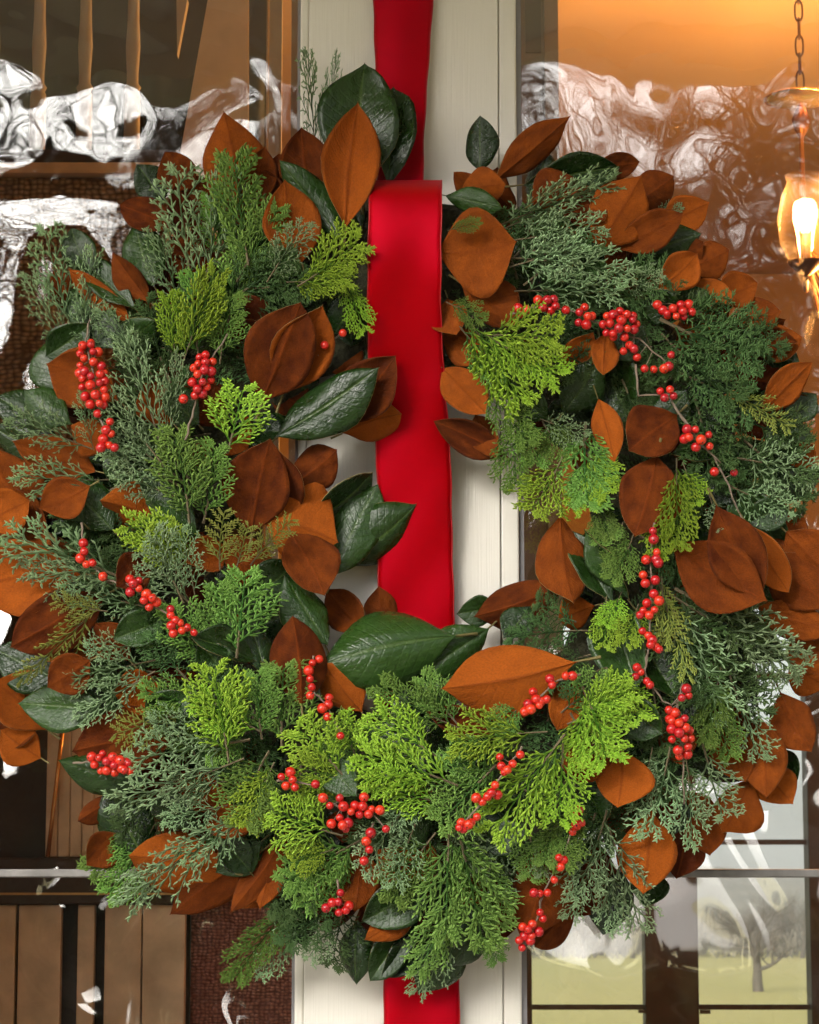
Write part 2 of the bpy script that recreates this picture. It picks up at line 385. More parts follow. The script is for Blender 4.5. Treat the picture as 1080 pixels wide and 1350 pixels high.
for a in ((835,268,888,232,56,'B',3),(872,300,935,268,54,'B',3),(905,352,962,330,54,'B',3),(940,392,1000,372,54,'B',3),(968,425,1030,412,50,'B',3),(1000,470,1058,445,50,'B',3),
          (1000,1000,1045,1062,58,'B',3),(930,1060,935,1130,56,'B',2),(905,1090,892,1160,56,'B',2),(1040,870,1092,905,56,'B',3),(120,640,52,672,60,'B',7),(40,660,-20,690,64,'B',5),
          (205,735,150,775,54,'B',7),(120,870,62,905,60,'B',6),(230,560,190,505,54,'B',5),(300,720,240,745,52,'B',6),(150,590,92,560,54,'B',5),(55,1000,0,962,56,'B',3),(165,1100,112,1140,50,'B',2),
          (255,250,218,200,54,'B',2),(215,270,180,215,50,'G',2),(120,360,92,300,48,'G',2),(60,470,118,428,56,'G',4),(96,560,30,512,60,'G',5),(150,470,205,420,50,'G',3),(180,640,140,590,50,'G',4),(262,560,215,520,54,'G',4),(110,690,66,640,54,'G',5),
          (215,815,150,842,50,'G',4),(190,950,250,915,56,'G',5),(300,900,262,845,52,'G',5),(420,1000,470,1050,50,'G',6),(330,1150,290,1110,48,'G',5),(700,520,652,470,52,'G',4),
          (800,470,850,430,54,'G',4),(860,560,905,515,50,'G',4),(700,800,664,838,46,'G',5),(820,930,872,968,54,'G',5),(930,760,985,735,50,'G',3),(900,420,850,385,50,'G',4),
          (320,420,282,372,50,'G',4),(400,470,372,430,44,'G',3),(560,1120,520,1075,50,'G',4),(640,1120,690,1090,50,'G',4),(1010,560,1050,600,50,'G',5),(985,690,1040,668,46,'G',5)):
    leaf(*a)
# the leaves packed underneath, fanning outwards round the frame
fr = random.Random(5)
for i in range(270):
    th = 2 * math.pi * (i + fr.random()) / 270
    r0 = fr.choice([250, 310, 380, 420, 450, 475]) + fr.uniform(-20, 20)
    inner = r0 < 280
    dth = fr.uniform(-0.5, 0.5)
    ln = fr.uniform(85, 120)
    if inner: dth += math.pi; ln = fr.uniform(50, 70); r0 += 40
    bx, by = WC[0] + r0 * math.cos(th), WC[1] + r0 * math.sin(th)
    tx, ty = bx + ln * math.cos(th + dth), by + ln * math.sin(th + dth)
    if abs(tx - 537) < 70 and ty < 500: continue
    if math.hypot(tx - 545, ty - 705) > 568 and not inner: continue
    leaf(bx, by, tx, ty, fr.uniform(48, 68), fr.choice('GBB' if r0 > 410 else 'GGB'), -3.0 if r0 < 410 else -1.0, fr.uniform(-0.5, 0.5))

# wreath base
fb = MB(); P = []
ring_c = at(WC[0], WC[1], -0.055)
for k in range(49):
    th = 2 * math.pi * k / 48; P.append(ring_c + Vector((0.345 * math.cos(th), 0, 0.345 * math.sin(th))))
for k in range(49):
    th = 2 * math.pi * k / 48
    for j in range(12):
        a = 2 * math.pi * j / 12; rr = 0.345 + 0.105 * math.cos(a) * (1 + .06 * math.sin(k * 2.3 + j))
        fb.v.append(tuple(ring_c + Vector((rr * math.cos(th), 0.018 - 0.030 * math.sin(a), rr * math.sin(th)))))
for k in range(48):
    for j in range(12):
        fb.f.append((k * 12 + j, k * 12 + (j + 1) % 12, (k + 1) * 12 + (j + 1) % 12, (k + 1) * 12 + j)); fb.m.append(0)
M_moss = mat('mossy_wreath_frame', (0.035, 0.035, 0.015), 0.95, 0.5, 60, 1.0, 90)
fb.build('wreath_frame', M_moss, wreath, smooth=True)

# ------------------------------------------------------------------ sprigs
def frond(kind, seed):
    r = random.Random(seed)
    P = dict(
        J=dict(n=(11, 6, 3), a=(31, 33, 34), q=(.52, .46, .50), rad=(.013, .0105, .0095, .0098), jz=.18, ja=10, p0=.75, curve=.16, wob=.10),
        D=dict(n=(14, 8, 4), a=(36, 38, 36), q=(.45, .40, .42), rad=(.013, .010, .0088, .0082), jz=.34, ja=13, p0=.70, curve=.20, wob=.12),
        L=dict(n=(14, 8, 3), a=(33, 31, 29), q=(.54, .44, .52), rad=(.014, .0135, .0125, .0135), jz=.08, ja=5, p0=.60, curve=.20, wob=.05),
        C=dict(n=(14, 11, 2), a=(34, 33, 28), q=(.50, .34, .55), rad=(.014, .014, .0125, .0125), jz=.09, ja=5, p0=.65, curve=.22, wob=.05),
        Y=dict(n=(15, 9, 0), a=(40, 38, 36), q=(.44, .36, .3), rad=(.015, .014, .012, .012), jz=.10, ja=6, p0=.65, curve=.22, wob=.05),
    )[kind]
    V = []; F = []; G = []; MI = []
    def seg(p, q, r0, r1, g0, g1, m):
        d = q - p; l = d.length
        if l < 1e-6: return
        d /= l; a = d.cross(Vector((0.02, 0.01, 1))).normalized(); c = d.cross(a)
        b = len(V)
        for pt, rr, g in ((p, r0, g0), (q, r1, g1)):
            for k in range(3):
                th = 2 * math.pi * k / 3 + 0.5
                V.append(tuple(pt + a * (rr * math.cos(th)) + c * (rr * math.sin(th)))); G.append(g)
        for k in range(3):
            F.append((b + k, b + (k + 1) % 3, b + 3 + (k + 1) % 3, b + 3 + k)); MI.append(m)
        F.append((b + 3, b + 4, b + 5)); MI.append(m)
    def branch(p, ang, pz, ln, lev, g):
        nseg = (9, 4, 3, 2)[lev]
        turn = r.uniform(-1, 1) * P['curve'] * (1.2 if lev == 0 else 1.0) / nseg
        pts = [p.copy()]; a = ang; z = pz
        for i in range(nseg):
            a += turn + r.uniform(-1, 1) * P['wob'] / nseg * 2
            z += r.uniform(-.5, .5) * P['jz'] / nseg * (1 if lev else 0.5)
            d = Vector((math.sin(a), math.cos(a), z)).normalized()
            pts.append(pts[-1] + d * (ln / nseg))
        rr = P['rad'][lev]
        nch = P['n'][lev] if lev < 3 else 0
        last = nch == 0
        for i in range(nseg):
            t0, t1 = i / nseg, (i + 1) / nseg
            tap = 0.45 if not last else 0.35
            bulge = 1.0
            if last: f0 = (0.85, 1.0)[i % 2] if nseg == 2 else 1; f1 = (1.0, 0.22)[i % 2] if nseg == 2 else 0.25
            else: f0 = 1 - (1 - tap) * t0; f1 = 1 - (1 - tap) * t1
            wood = 1 if (lev == 0 and t1 < 0.35) else 0
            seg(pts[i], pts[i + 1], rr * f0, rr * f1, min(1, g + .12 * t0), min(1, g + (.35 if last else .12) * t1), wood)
        if nch:
            s = r.choice((-1, 1)); st = 0.12 if lev == 0 else 0.14
            for k in range(nch):
                t = st + (0.985 - st) * (k + r.uniform(-.25, .25)) / max(1, nch - 1); t = min(max(t, .04), .985)
                i = min(int(t * nseg), nseg - 1); fpt = pts[i].lerp(pts[i + 1], t * nseg - i)
                dd = pts[i + 1] - pts[i]; a0 = math.atan2(dd.x, dd.y)
                prof = (1 - t) ** P['p0'] * (0.55 + 0.45 * min(1, t * 3)) + 0.20 if lev == 0 else (1 - 0.72 * t)
                cl = ln * P['q'][lev] * prof * r.uniform(.75, 1.15)
                if lev == 0 and r.random() < 0.06: continue
                if lev > 0: cl = max(cl, 0.040)
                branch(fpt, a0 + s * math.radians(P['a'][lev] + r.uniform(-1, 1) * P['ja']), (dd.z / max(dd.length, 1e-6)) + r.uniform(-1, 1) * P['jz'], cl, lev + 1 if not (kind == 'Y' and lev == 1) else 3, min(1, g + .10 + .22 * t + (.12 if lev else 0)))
                s = -s
    branch(Vector((0, 0, 0)), 0.0, 0.0, 1.0, 0, 0.0)
    V = np.array(V); V[:, 1] /= V[:, 1].max()
    wx = np.percentile(np.abs(V[:, 0]), 97); V[:, 0] *= 0.5 / wx * 1.0
    me = bpy.data.meshes.new({'J': 'juniper_sprig', 'D': 'cedar_sprig', 'L': 'lime_cypress_sprig', 'C': 'cypress_sprig', 'Y': 'olive_cypress_sprig'}[kind])
    me.from_pydata([tuple(v) for v in V], [], F)
    me.materials.append(SPR[kind]); me.materials.append(M_bark_s); me.polygons.foreach_set('material_index', MI)
    at_ = me.attributes.new('growth', 'FLOAT', 'POINT'); at_.data.foreach_set('value', G)
    me.update(); return me
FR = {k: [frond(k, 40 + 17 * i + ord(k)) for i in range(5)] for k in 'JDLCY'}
srnd = random.Random(21)
SNAME = {'J': 'juniper_sprig', 'D': 'cedar_sprig', 'L': 'lime_cypress_sprig', 'C': 'cypress_sprig', 'Y': 'olive_cypress_sprig'}
def sprig(kind, bx, by, tx, ty, w, L, roll=None):
    zb = ring_h(bx, by) + L * 10 - 8; zt = ring_h(tx, ty) + L * 10 + 14
    p0 = depth_pt(bx, by, zb); p1 = depth_pt(tx, ty, zt)
    if roll is None: roll = srnd.uniform(-0.4, 0.4)
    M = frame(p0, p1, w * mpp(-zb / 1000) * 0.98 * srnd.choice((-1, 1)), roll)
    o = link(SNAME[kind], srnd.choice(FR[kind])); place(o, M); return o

SP = [
 # top left
 ('J',416,215,408,58,34,0),('J',422,215,441,62,28,0),('J',255,395,228,210,80,5),('J',268,400,288,205,76,5),('J',242,425,214,288,64,4),
 ('J',275,330,330,240,60,4),('C',328,350,298,190,84,6),('C',312,372,372,262,70,5),('J',352,372,404,285,56,6),('C',300,350,268,250,60,4),
 ('D',300,400,395,330,90,3),('D',330,380,420,372,80,3),('L',392,378,492,318,86,6),('L',378,372,472,372,60,5),('L',452,360,486,442,44,4),
 ('C',300,440,310,310,80,4),('L',240,482,288,342,58,6),('C',262,478,250,350,64,5),('L',232,482,226,380,44,5),('C',290,480,300,380,60,4),
 ('D',225,505,175,392,90,3),('D',200,560,190,440,90,2),('J',104,470,52,290,64,3),('J',108,468,122,320,50,4),('J',96,475,38,352,50,3),
 ('J',130,470,110,395,50,3),('J',205,500,124,402,50,5),('J',214,592,165,432,66,7),('J',216,600,228,455,46,7),('J',215,612,132,512,46,7),
 ('J',216,616,136,552,50,6),('J',122,592,4,548,58,6),('J',124,594,100,512,40,6),('J',235,640,138,574,76,5),('J',232,655,140,620,60,5),
 ('J',148,632,8,640,72,4),('D',160,640,60,680,70,3),('L',300,598,326,500,88,7),('C',250,690,240,556,84,6),('C',268,690,295,580,70,5),
 ('L',275,726,150,690,70,6),('L',262,740,190,700,66,6),('J',176,768,-4,692,90,7),('J',150,770,20,745,64,6),('J',196,800,68,778,72,5),
 ('J',242,795,196,694,66,7),('J',262,806,172,726,66,6),('J',258,790,240,690,50,7),('Y',290,752,284,668,58,8),('Y',330,745,382,674,46,8),('Y',312,748,332,688,40,7),
 ('C',312,868,322,742,96,7),('C',292,870,280,762,60,6),('C',285,880,214,792,66,5),('D',250,900,190,832,70,3),('D',230,850,160,800,60,3),
 ('Y',134,798,16,902,40,6),('Y',142,806,64,800,44,6),('J',205,870,72,900,66,5),('J',205,885,90,944,56,5),('J',190,850,110,860,50,4),
 ('C',285,938,178,905,56,5),('Y',245,938,142,972,54,6),('C',260,1000,215,930,60,4),('J',330,975,158,1000,84,7),('J',322,1000,140,1078,76,7),('J',318,960,190,948,60,6),
 ('J',300,1030,205,1040,66,6),('D',340,900,270,900,70,4),('L',302,1005,284,868,90,8),('L',345,965,252,922,66,7),('C',372,985,364,866,92,6),('C',345,975,330,880,70,6),
 ('C',355,990,292,1086,92,7),('L',362,1005,316,1094,60,7),('C',330,960,262,990,66,5),
 ('J',322,1068,148,1200,72,7),('J',328,1075,240,1148,66,7),('J',300,1062,208,1078,44,6),('J',215,1130,170,1185,50,5),
 ('C',205,1085,150,1200,66,1),('C',195,1095,112,1160,56,1),('D',230,1040,140,1090,90,1),('C',392,1185,288,1292,62,2),('J',402,1200,330,1290,56,2),
 ('D',448,1180,378,1262,84,4),('D',456,1190,424,1278,80,3),('J',445,1210,395,1262,60,3),('D',420,1150,350,1210,80,3),
 ('L',452,1102,346,1078,84,6),('C',475,1108,364,1172,84,5),('C',468,1112,394,1206,70,4),('L',440,1120,380,1140,50,6),
 ('L',452,1022,392,946,84,7),('L',470,1000,448,936,60,6),('L',465,1030,378,1004,64,6),('C',490,980,420,960,70,5),('L',450,1060,395,1035,50,5),
 # bottom middle
 ('L',604,1035,462,976,96,8),('L',590,1062,474,1032,76,7),('L',580,1000,480,940,76,8),('C',606,960,480,915,72,6),('C',604,955,545,890,62,6),('C',600,940,560,905,50,5),
 ('L',722,965,584,968,74,9),('L',745,968,636,1106,88,9),('L',742,980,738,1098,76,8),('C',690,930,640,960,50,5),
 ('L',768,905,818,1012,104,8),('L',748,955,848,912,80,7),('L',752,940,792,1012,76,7),('L',800,880,842,960,70,6),('C',740,940,800,880,70,5),
 ('C',655,1008,568,1092,92,6),('C',660,980,590,1030,80,5),('C',602,1085,645,1262,92,7),('C',592,1090,590,1252,84,7),('C',575,1098,496,1186,76,6),
 ('J',530,1070,468,1152,76,7),('J',548,1085,512,1176,60,7),('C',606,1180,545,1296,62,6),('J',605,1218,540,1316,52,5),('C',640,1130,650,1230,70,5),
 ('J',560,1050,508,1090,56,6),('J',600,1060,620,1160,60,5),('D',520,1130,560,1200,80,3),('C',640,1220,662,1272,40,3),
 ('C',702,1088,690,1164,62,5),('C',735,1082,702,1140,56,5),('C',752,1050,742,1155,66,6),('J',668,1090,650,1190,60,4),('J',720,1100,712,1160,40,5),
 ('J',800,1068,766,1204,84,6),('J',802,1090,852,1236,76,5),('J',792,1128,742,1216,56,5),('J',800,1130,800,1240,60,4),('D',790,1060,760,1130,70,3),
 ('J',884,985,858,1114,76,6),('J',925,975,952,1086,70,6),('J',904,995,924,1126,66,5),('J',860,985,842,1080,56,5),('D',880,960,900,1060,90,3),
 # right middle
 ('D',780,832,662,828,70,5),('D',785,862,690,880,62,4),('D',760,820,700,800,60,4),('D',800,880,720,910,60,5),('C',835,705,816,776,54,6),('C',822,688,796,752,44,5),('C',800,680,805,720,50,5),
 ('L',800,786,794,858,48,5),('L',842,796,824,858,46,5),('L',820,780,800,830,40,5),('Y',868,765,908,904,44,7),('Y',872,760,880,860,40,6),
 ('J',880,792,962,958,92,6),('J',878,780,1052,902,112,6),('D',890,775,1015,850,100,5),('D',888,800,935,940,100,5),('J',960,820,1060,900,80,5),
 ('C',930,890,968,1010,62,5),('J',962,890,1000,1010,66,5),('D',920,850,1000,960,100,4),('C',950,880,930,990,56,6),('D',860,900,870,1000,80,3),
 # top right
 ('J',652,300,822,228,66,6),('J',664,302,794,248,60,5),('J',668,318,806,300,72,6),('J',668,340,852,348,84,6),('J',672,352,780,322,70,6),('J',690,376,762,322,60,5),
 ('J',678,384,832,380,66,5),('D',700,330,800,350,90,4),('D',780,385,890,372,84,4),('J',820,380,880,370,50,5),('J',855,285,904,278,36,2),('C',590,304,637,290,22,8,0.0),
 ('D',870,420,1012,488,110,6),('D',872,440,968,548,96,5),('D',890,420,1015,430,84,5),('D',895,490,1005,540,84,5),('D',940,420,1040,470,70,4),('D',860,400,960,400,70,5),
 ('L',604,404,706,536,84,7),('L',640,442,746,436,80,8),('L',640,440,744,512,84,8),('C',606,430,664,512,60,6),('C',588,398,644,424,40,7),
 ('C',640,498,694,598,62,6),('C',684,540,662,652,68,6),('C',715,555,742,612,56,5),('J',712,552,778,576,44,6),('C',700,545,700,620,60,5),
 ('L',742,602,708,686,80,7),('C',772,556,762,676,92,6),('L',770,590,812,652,60,6),('L',760,610,780,680,60,6),('C',790,660,806,716,46,5),
 ('L',892,604,890,730,60,7),('L',900,610,925,668,44,6),('L',880,640,872,742,50,6),('D',960,540,1064,604,96,5),('Y',958,515,1052,560,44,7),('J',972,604,1084,622,84,5),
 ('J',962,640,1046,688,66,5),('D',915,520,952,645,84,4),('J',935,650,948,702,36,6),('D',980,580,1080,660,90,4),('D',850,440,880,500,60,4),('D',900,600,970,650,80,3),
 ('D',820,500,850,560,70,2),('D',700,440,780,500,80,2),
]
for a in SP: sprig(*a)
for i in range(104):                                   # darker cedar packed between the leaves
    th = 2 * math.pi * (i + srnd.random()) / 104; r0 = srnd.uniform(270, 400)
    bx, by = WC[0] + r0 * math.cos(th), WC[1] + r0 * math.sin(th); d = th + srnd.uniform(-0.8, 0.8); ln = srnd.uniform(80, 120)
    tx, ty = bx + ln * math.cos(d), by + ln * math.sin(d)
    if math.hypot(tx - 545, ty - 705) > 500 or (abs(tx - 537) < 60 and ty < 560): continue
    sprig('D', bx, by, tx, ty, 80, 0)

# ------------------------------------------------------------------ berries
def berry_mesh():
    mb = MB(); prof = []
    for k in range(9):
        a = math.pi * k / 8; prof.append((max(math.sin(a), 0.001) * 1.0, -math.cos(a) * 0.97))
    mb.lathe(prof, n=14)
    mb.lathe([(0.001, 1.02), (0.13, 1.0), (0.17, 0.95), (0.19, 0.9)], n=7, m=1)
    return mb.mesh('berry', [M_berry, M_calyx], smooth=True)
M_berry = mat('red_berry_skin', (0.62, 0.012, 0.010), 0.28, 0.22, 3, 0.1, 8, Coat_Weight=0.3, Coat_Roughness=0.15, Subsurface_Weight=0.0)
M_calyx = mat('berry_calyx', (0.05, 0.02, 0.012), 0.8)
M_stem = mat('berry_stem', (0.20, 0.15, 0.11), 0.7)
_N, _L = M_berry.node_tree.nodes, M_berry.node_tree.links; _oi = _N.new('ShaderNodeObjectInfo'); _h = _N.new('ShaderNodeHueSaturation')
_src = _N['Principled BSDF'].inputs['Base Color'].links[0].from_socket; _L.new(_src, _h.inputs['Color'])
_L.new(math_node(_N, _L, 'ADD', math_node(_N, _L, 'MULTIPLY', _oi.outputs['Random'], 0.45), 0.68), _h.inputs['Value'])
_L.new(math_node(_N, _L, 'ADD', math_node(_N, _L, 'MULTIPLY', _oi.outputs['Random'], 0.010), 0.496), _h.inputs['Hue']); _L.new(_h.outputs[0], _N['Principled BSDF'].inputs['Base Color'])
BM = berry_mesh()
brnd = random.Random(3)
def berry_sprig(items, stem, L=8, r=6.4):
    """items: (x, y) single berries or (cx, cy, rx, ry, tilt_deg, n) packed clusters; stem: picture points of the twig"""
    pts = []
    for it in items:
        if len(it) == 2:
            pts.append((it[0], it[1], brnd.uniform(-3, 5)))
        else:
            cx, cy, rx, ry, tilt, n = it; t = math.radians(tilt); mine = []; tries = 0
            while len(mine) < n and tries < 4000:
                tries += 1
                a, b = brnd.uniform(-1, 1), brnd.uniform(-1, 1)
                if a * a + b * b > 1: continue
                lx, ly = a * (rx - r * .8), b * (ry - r * .8); z = math.sqrt(max(0, 1 - a * a - b * b)) * min(rx, ry) * 0.8
                x = cx + lx * math.cos(t) - ly * math.sin(t); y = cy + lx * math.sin(t) + ly * math.cos(t)
                if any((x - q[0]) ** 2 + (y - q[1]) ** 2 + (z - q[2]) ** 2 < (1.62 * r) ** 2 for q in mine): continue
                mine.append((x, y, z))
            pts += mine
    mb = MB(); W = []
    sp = [depth_pt(x, y, ring_h(x, y) + L * 10 - 6) for x, y in stem]
    fine = []
    for i in range(len(sp) - 1):
        for k in range(4): fine.append(sp[i].lerp(sp[i + 1], k / 4) + Vector((brnd.uniform(-1, 1), brnd.uniform(-1, 1), brnd.uniform(-1, 1))) * 0.0012)
    fine.append(sp[-1]); mb.tube(fine, [0.0016 - 0.0006 * i / len(fine) for i in range(len(fine))], 5)
    for x, y, z in pts:
        p = depth_pt(x, y, ring_h(x, y) + L * 10 + z)
        q = min(fine, key=lambda s: (s - p).length)
        if (q - p).length < 0.06: mb.tube([q, q.lerp(p, .55) + Vector((0, 0.003, 0)), p], 0.0007, 4, cap=False)
        W.append(p)
    o = mb.build('berry_sprig', M_stem, None, smooth=True)
    o.parent = wreath; o.matrix_parent_inverse = Matrix.Identity(4); o.matrix_basis = INVW
    for p in W:
        b = link('berry', BM, o)
        s = r * 0.00095 * brnd.uniform(0.80, 1.14)
        q = Vector((brnd.uniform(-1, 1), brnd.uniform(-1.2, .6), brnd.uniform(-1, .6))).to_track_quat('Z', 'Y')
        b.matrix_basis = Matrix.Translation(p) @ q.to_matrix().to_4x4() @ Matrix.Diagonal((s, s, s, 1))
    return o
B = [
 ([(108,458),(120,452),(122,497,21,54,-8,34)],[(118,420),(113,450),(124,500),(132,552)]),
 ([(145,556),(140,567),(136,579),(144,587),(151,590),(133,590),(147,572)],[(132,552),(142,570),(146,592)]),
 ([(267,494,18,36,14,20),(242,526)],[(245,580),(255,540),(268,490),(300,440)]),
 ([(452,439),(428,455)],[(420,470),(440,446),(452,439)],4),
 ([(110,716),(111,727),(106,736),(114,744),(122,742),(136,760)],[(108,690),(110,720),(120,745),(140,765)]),
 ([(176,772,15,15,0,9),(196,792,16,14,30,9)],[(140,765),(170,770),(205,800)]),
 ([(225,803),(229,815,11,10,0,5),(234,828,18,13,0,9),(256,834)],[(205,800),(230,815),(260,838)]),
 ([(143,1006,30,17,8,20),(165,1012,14,12,0,5)],[(96,1006),(120,1004),(180,1015)]),
 ([(421,869),(412,874),(407,884),(409,895),(411,906),(409,917),(434,920),(433,929),(425,934),(432,945),(449,970)],[(414,866),(408,890),(416,915),(432,930),(452,975)],9),
 ([(371,1024),(383,1018),(386,1028),(377,1036),(389,1038),(416,1034)],[(365,1030),(385,1030),(418,1036)],8),
 ([(426,1052),(435,1062),(448,1052),(453,1063),(468,1062),(480,1051),(478,1063),(486,1073),(490,1067),(448,1078),(452,1088),(437,1086),(459,1085),(456,1093),(501,1068),(509,1093),(463,1070),(474,1074)],
   [(420,1048),(450,1066),(485,1066),(512,1096)],9),
 ([(489,1098),(483,1109),(487,1120),(480,1135)],[(492,1085),(484,1112),(480,1140)],8),
 ([(449,1177),(446,1189),(430,1197),(447,1203),(460,1194),(456,1200),(438,1190)],[(446,1160),(447,1200)],7),
 ([(687,411,13,11,0,7),(722,401,20,13,10,12),(745,409,10,9,0,4),(771,418,15,18,0,12)],[(672,415),(700,405),(750,408),(785,425)],6),
 ([(817,428,28,23,0,26),(830,455),(822,463),(836,460),(840,471),(850,486),(862,487),(885,468),(882,483),(876,486)],[(785,425),(820,440),(842,446),(880,480)],6),
 ([(897,410,24,14,-14,14),(867,402),(874,409),(880,416)],[(860,400),(880,408),(925,412)],6),
 ([(880,518,15,13,0,9)],[(838,480),(842,522),(880,520),(905,560)],7),
 ([(920,578,27,17,22,17)],[(886,530),(920,580),(950,610)],7),
 ([(942,622),(968,623),(979,693)],[(940,600),(960,640),(985,700)],6),
 ([(861,700),(862,711),(866,728),(865,737),(852,738),(868,742),(848,758),(851,769),(864,765)],[(862,690),(858,730),(860,770)],8),
 ([(862,783),(869,792),(853,795),(848,805),(856,811),(863,804),(844,811),(847,832),(855,838),(860,844),(865,853),(869,856),(858,850)],[(860,770),(858,800),(856,845),(852,880)],8),
 ([(840,880),(838,892),(845,886),(853,898),(857,903),(905,908),(908,917),(899,920)],[(854,860),(850,890),(875,925),(885,930)],8),
 ([(882,936),(884,948),(897,968,19,36,-8,30)],[(900,900),(893,930),(900,1000),(902,1060)],8),
 ([(725,895),(728,903),(746,891),(755,891),(703,912),(707,922),(696,928),(692,938),(713,925),(721,922),(711,930),(700,935)],[(765,888),(730,900),(690,940)],11),
 ([(659,998),(686,995),(676,1007),(661,1010),(665,1018),(669,1015)],[(688,985),(668,1012)],12),
 ([(653,1035),(648,1045),(656,1048),(628,1052),(636,1057),(643,1050),(629,1077),(608,1084),(611,1093),(618,1087),(622,1084),(606,1091)],[(665,1015),(645,1045),(605,1095)],12),
 ([(763,1068),(757,1074),(760,1088),(755,1097),(767,1085),(743,1134),(739,1143),(737,1131),(731,1160),(712,1178),(704,1177),(722,1177)],[(765,1060),(756,1090),(742,1130),(715,1180)],7),
 ([(712,1203),(716,1211),(699,1227,17,15,0,9),(692,1243,15,13,0,8)],[(715,1180),(708,1215),(692,1252)],7),
]
for b in B: berry_sprig(*b)

# ------------------------------------------------------------------ red ribbon
def ribbon_mat():
    m = mat('red_satin', (0.37, 0.0, 0.0005), 0.46, spec=0.9, Sheen_Weight=0.12, Sheen_Roughness=0.35, Anisotropic=0.5)
    N, L = m.node_tree.nodes, m.node_tree.links; p = N['Principled BSDF']
    p.inputs['Sheen Tint'].default_value = (1.0, 0.05, 0.2, 1); p.inputs['Specular Tint'].default_value = (1.0, 0.03, 0.16, 1); p.inputs['Metallic'].default_value = 0.25
    uv = N.new('ShaderNodeUVMap'); mp = N.new('ShaderNodeMapping'); mp.inputs['Scale'].default_value = (150, 260, 1)
    ns = N.new('ShaderNodeTexNoise'); ns.inputs['Scale'].default_value = 1.0; ns.inputs['Detail'].default_value = 5
    L.new(uv.outputs[0], mp.inputs[0]); L.new(mp.outputs[0], ns.inputs['Vector'])
    b = N.new('ShaderNodeBump'); b.inputs['Strength'].default_value = 0.25; b.inputs['Distance'].default_value = 0.001
    L.new(ns.outputs['Fac'], b.inputs['Height']); L.new(b.outputs[0], p.inputs['Normal'])
    return m
M_rib = ribbon_mat(); M_ribedge = mat('ribbon_wired_edge', (0.36, 0.0, 0.004), 0.5)
def catmull(P, n):
    out = []
    for i in range(len(P) - 1):
        a, b, c, d = P[max(i - 1, 0)], P[i], P[i + 1], P[min(i + 2, len(P) - 1)]
        for k in range(n):
            t = k / n
            out.append([0.5 * ((2 * b[j]) + (-a[j] + c[j]) * t + (2 * a[j] - 5 * b[j] + 4 * c[j] - d[j]) * t * t + (-a[j] + 3 * b[j] - 3 * c[j] + d[j]) * t ** 3) for j in range(len(b))])
    out.append(list(P[-1])); return out
def ribbon(name, key, parent, seed, tilt=0.0, n=8):
    """key: (centre px, py, depth mm, width px, z difference right minus left mm)"""
    r = random.Random(seed); path = catmull(key, n); nu = 14; V = []; F = []; UV = []; MI = []
    s = 0; prev = None; ph = r.uniform(0, 6)
    for i, (px, py, z, w, dz) in enumerate(path):
        for side in (0,):
            for k in range(nu + 1):
                u = k / nu * 2 - 1
                zz = z + dz * u * .5 + 2.2 * math.sin(py * .013 + ph + u * 2.4) + 0.8 * math.sin(py * .047 + u * 3.1 + ph) + 1.3 * math.cos(u * 3 + py * .006) - 2.0 * u ** 4
                ex = 0.9 * math.sin(py * .021 + (u > 0) * 2) + 0.5 * math.sin(py * .09 + (u > 0))
                p = depth_pt(px + u * w * .5 + ex * abs(u), py - tilt * u * 0.5 * max(0, 1 - i / 12), zz)
                V.append(tuple(p)); UV.append((k / nu, i * 0.1))
    for i in range(len(path) - 1):
        for k in range(nu):
            a = i * (nu + 1) + k; F.append((a, a + 1, a + nu + 2, a + nu + 1)); MI.append(1 if k in (0, nu - 1) and False else 0)
    me = bpy.data.meshes.new(name); me.from_pydata(V, [], F); me.materials.append(M_rib); me.materials.append(M_ribedge)
    me.polygons.foreach_set('use_smooth', [True] * len(F)); me.polygons.foreach_set('material_index', MI)
    uvl = me.uv_layers.new(name='UVMap'); li = np.zeros(len(me.loops), dtype=np.int32); me.loops.foreach_get('vertex_index', li)
    uvl.data.foreach_set('uv', np.array(UV, dtype=np.float32)[li].ravel())
    o = link(name, me, parent)
    if parent: o.matrix_parent_inverse = Matrix.Translation(-parent.location)
    md = o.modifiers.new('thickness', 'SOLIDIFY'); md.thickness = 0.0008; md.offset = 0
    # rolled selvedge wires along both edges
    for k in (0, nu):
        mb = MB(); mb.tube([V[i * (nu + 1) + k] for i in range(len(path))], 0.0010, 5); e = mb.build('ribbon_edge', M_ribedge, None, smooth=True)
        e.parent = o; e.matrix_parent_inverse = Matrix.Translation(-parent.location) if False else Matrix.Identity(4)
    return o
rib = empty('red_ribbon', (0, 0, 0))
tag(rib, 'wide red satin ribbon hung down the white door post and looped over the wreath', 'ribbon')
ribbon('hanging_strap', [(529,-130,14,80,0),(530,-60,14,79,0),(531,0,16,77,0),(530,70,20,72,3),(529,140,26,66,5),(528,200,34,60,6),(528,260,42,58,6),(528,330,46,58,4)], rib, 1)
ribbon('front_loop', [(536,330,48,88,0),(536,275,58,90,0),(536,244,76,91,0),(536,238,90,92,0),(536,240,112,92,0),(536,246,136,92,0),(535,258,150,93,0),(534,285,157,94,2),(533,320,158,96,2),(533,360,151,97,1),(533,410,132,98,-2),
  (535,455,112,98,-3),(538,510,84,97,-4),(543,570,64,96,-3),(546,640,50,97,-2),(548,720,36,98,0),(549,800,26,99,0),(550,900,16,99,0),(552,1050,13,99,0),(554,1200,12,99,0),(556,1300,12,100,2),(557,1380,12,100,0),(558,1470,12,100,0)], rib, 2, tilt=9)

